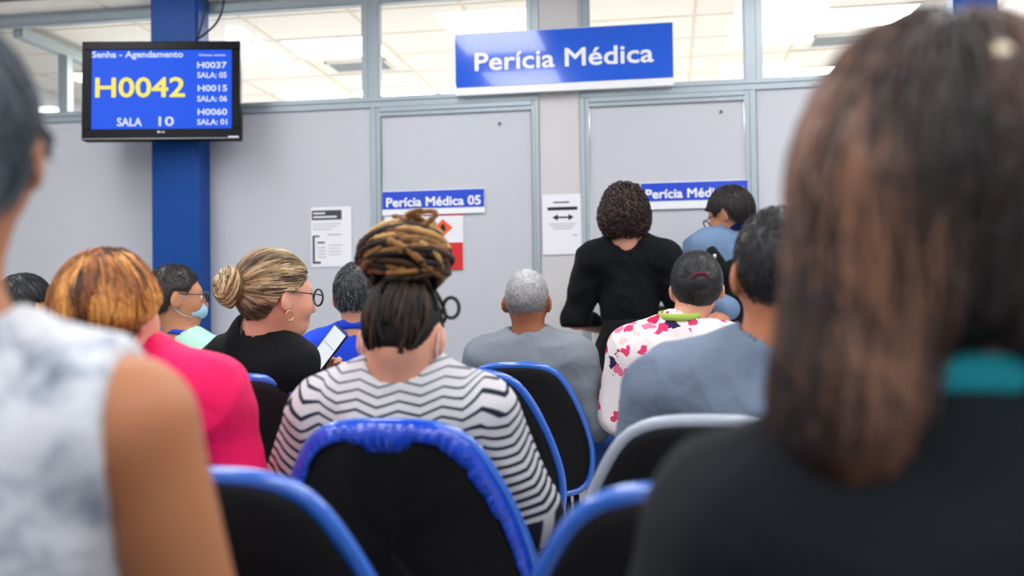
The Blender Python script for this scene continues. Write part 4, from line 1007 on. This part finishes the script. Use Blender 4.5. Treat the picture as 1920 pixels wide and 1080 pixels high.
put_hair(p, [(P, Q, np.full(len(P), .2)), tubes(pa, RNG.uniform(.0018, .0034, n), RNG.uniform(0, 1, n))], HM('hair_darkbrown', (0, (14, 10, 10)), (.6, (44, 30, 28)), (1, (92, 60, 50))))
# --- man in glasses with backpack
p = person('person in glasses and blue-grey jacket by door 06', (1388, 4.58), (1366, 356, 4.58), rz=25, standing=True, nbz=1.36, lean=-.03, sh=.185, g=1.12, skn=SK['tan'], hyaw=32, hpitch=22,
    top=dict(mat=fabric('blue_grey_jacket', (106, 132, 164), .7), sleeve='long', e=.026, name='jacket', fold=.006), bottom=dict(mat=M_DARKTR), hz=.84,
    arms={-1: dict(world=True, elbow=at(1352, 545, 4.50), wrist=at(1362, 583, 4.30), dir=V3(-.3, -.5, -.55), n=V3(.2, -.8, .5))}, h_body=.007)
short_hair(p, HM('hair_black_c', (0, (10, 9, 10)), (1, (48, 40, 40))), e=.016, L=.05, lift=.08, n=2200, rad=.0014, jit=.15, steps=6)
glasses(p, M_FRAMEG)
ring_band('collar', p['J']['nb']+V3(0, -.004, .040), .086, .084, .062, .012, fabric('navy_knit', (24, 36, 88)), p['root'], tilt=.12, flare=.006)
bp = at(1402, 560, 4.36); bag = empty('backpack', (bp[0], bp[1], bp[2]-.22), math.radians(25)); tagp(bag, 'black backpack with silver strips on the person in glasses', 'backpack')
S = SDF(); S.ell((0, 0, .20), (.13, .075, .21), k=.02); S.cap((-.09, 0, .08), (.09, 0, .08), .07, k=.05); S.cap((-.08, 0, .33), (.08, 0, .33), .055, k=.05); P, Q = S.mesh(.009); mesh_np('bag_body', P, Q, M_BLACKCL, bag)
a_, b_ = bag, None
Ri = rotm('Z', math.radians(25)).T; bl = lambda q: Ri@(q-np.array(bag.location))
spts = [bl(at(1333, 470, 4.42)), bl(at(1348, 492, 4.36)), bl(at(1362, 528, 4.33)), bl(at(1366, 568, 4.34))]
MB().tube(spts, [.026, .028, .028, .024], 10).build('strap', M_BLACKCL, bag, True)
M_SILV = plain('reflective_silver', (205, 208, 212), .3, .3)
for i in range(5):
    c_ = bl(at(1340+i*4.6, 480+i*18, 4.315)); MB().tube([c_+V3(0, 0, .008), c_-V3(.0, 0, .010)], .0075, 8).build('silver_strip', M_SILV, bag, True)
# --- floral blouse
p = person('person with slick black bun in a pink floral blouse', (1276, 3.62), (1305, 476, 3.66), nbz=.95, lean=-.14, sh=.178, g=1.2, skn=SK['light'], hs=1.04,
    top=dict(mat=floral(), sleeve='half', e=.022, name='blouse', fold=.004), bottom=dict(mat=M_DARKTR), h_top=.009, armr=1.1, legs={1: (V3(.09, 0, .535), V3(.22, .34, .525), V3(.22, .30, .09)), -1: (V3(-.07, 0, .535), V3(.02, .34, .525), V3(.03, .30, .09))})
LB = V3(.01, -.112, -.005)
S = hair_base(.012, hl, infl=(.004, 0, 0), extra=(('e', LB, (.038, .026, .036), .012),)); P, Q = S.mesh(.004); n = 1800; r = roots_on(P, n)
pa = grow(S, r, lambda P: (LB-P)/(np.linalg.norm(LB-P, axis=1, keepdims=True)+1e-9), 9, .010, RNG.uniform(.0002, .0012, n), 0, .04, .7)
put_hair(p, [(P, Q, np.full(len(P), .15)), tubes(pa, RNG.uniform(.0009, .0015, n), RNG.uniform(0, .7, n))], HM('hair_black_slick', (0, (6, 6, 8)), (1, (36, 36, 40)), rough=.28))
MB().tube([p['HT'](*(LB+V3(.027*math.cos(a), -.016, .012+.018*math.sin(a)))) for a in np.linspace(.1, 3.04, 18)], .007, 8).build('hair_tie', fabric('dark_red_tie', (92, 24, 44)), p['root'], True)
ring_band('collar', p['J']['nb']+V3(0, -.012, .058), .070, .068, .024, .006, fabric('lime_trim', (176, 206, 92)), p['root'], tilt=.12)
# --- grey T-shirt near right
p = person('person in a grey-blue T-shirt half hidden by the brown hair', (1440, 2.00), (1456, 397, 2.00), nbz=.935, lean=-.12, sh=.205, g=1.22, skn=SK['mid'], hyaw=6, hs=1.03,
    top=dict(mat=fabric('slate_cotton', (112, 126, 146), wr=.4), sleeve='half', e=.020, name='t_shirt', fold=.005), bottom=dict(mat=M_JEANS), h_top=.008, armr=1.15)
short_hair(p, HM('hair_black_d', (0, (12, 12, 14)), (1, (38, 40, 42))), e=.008, L=.010, lift=.5, n=3000, rad=.0011)
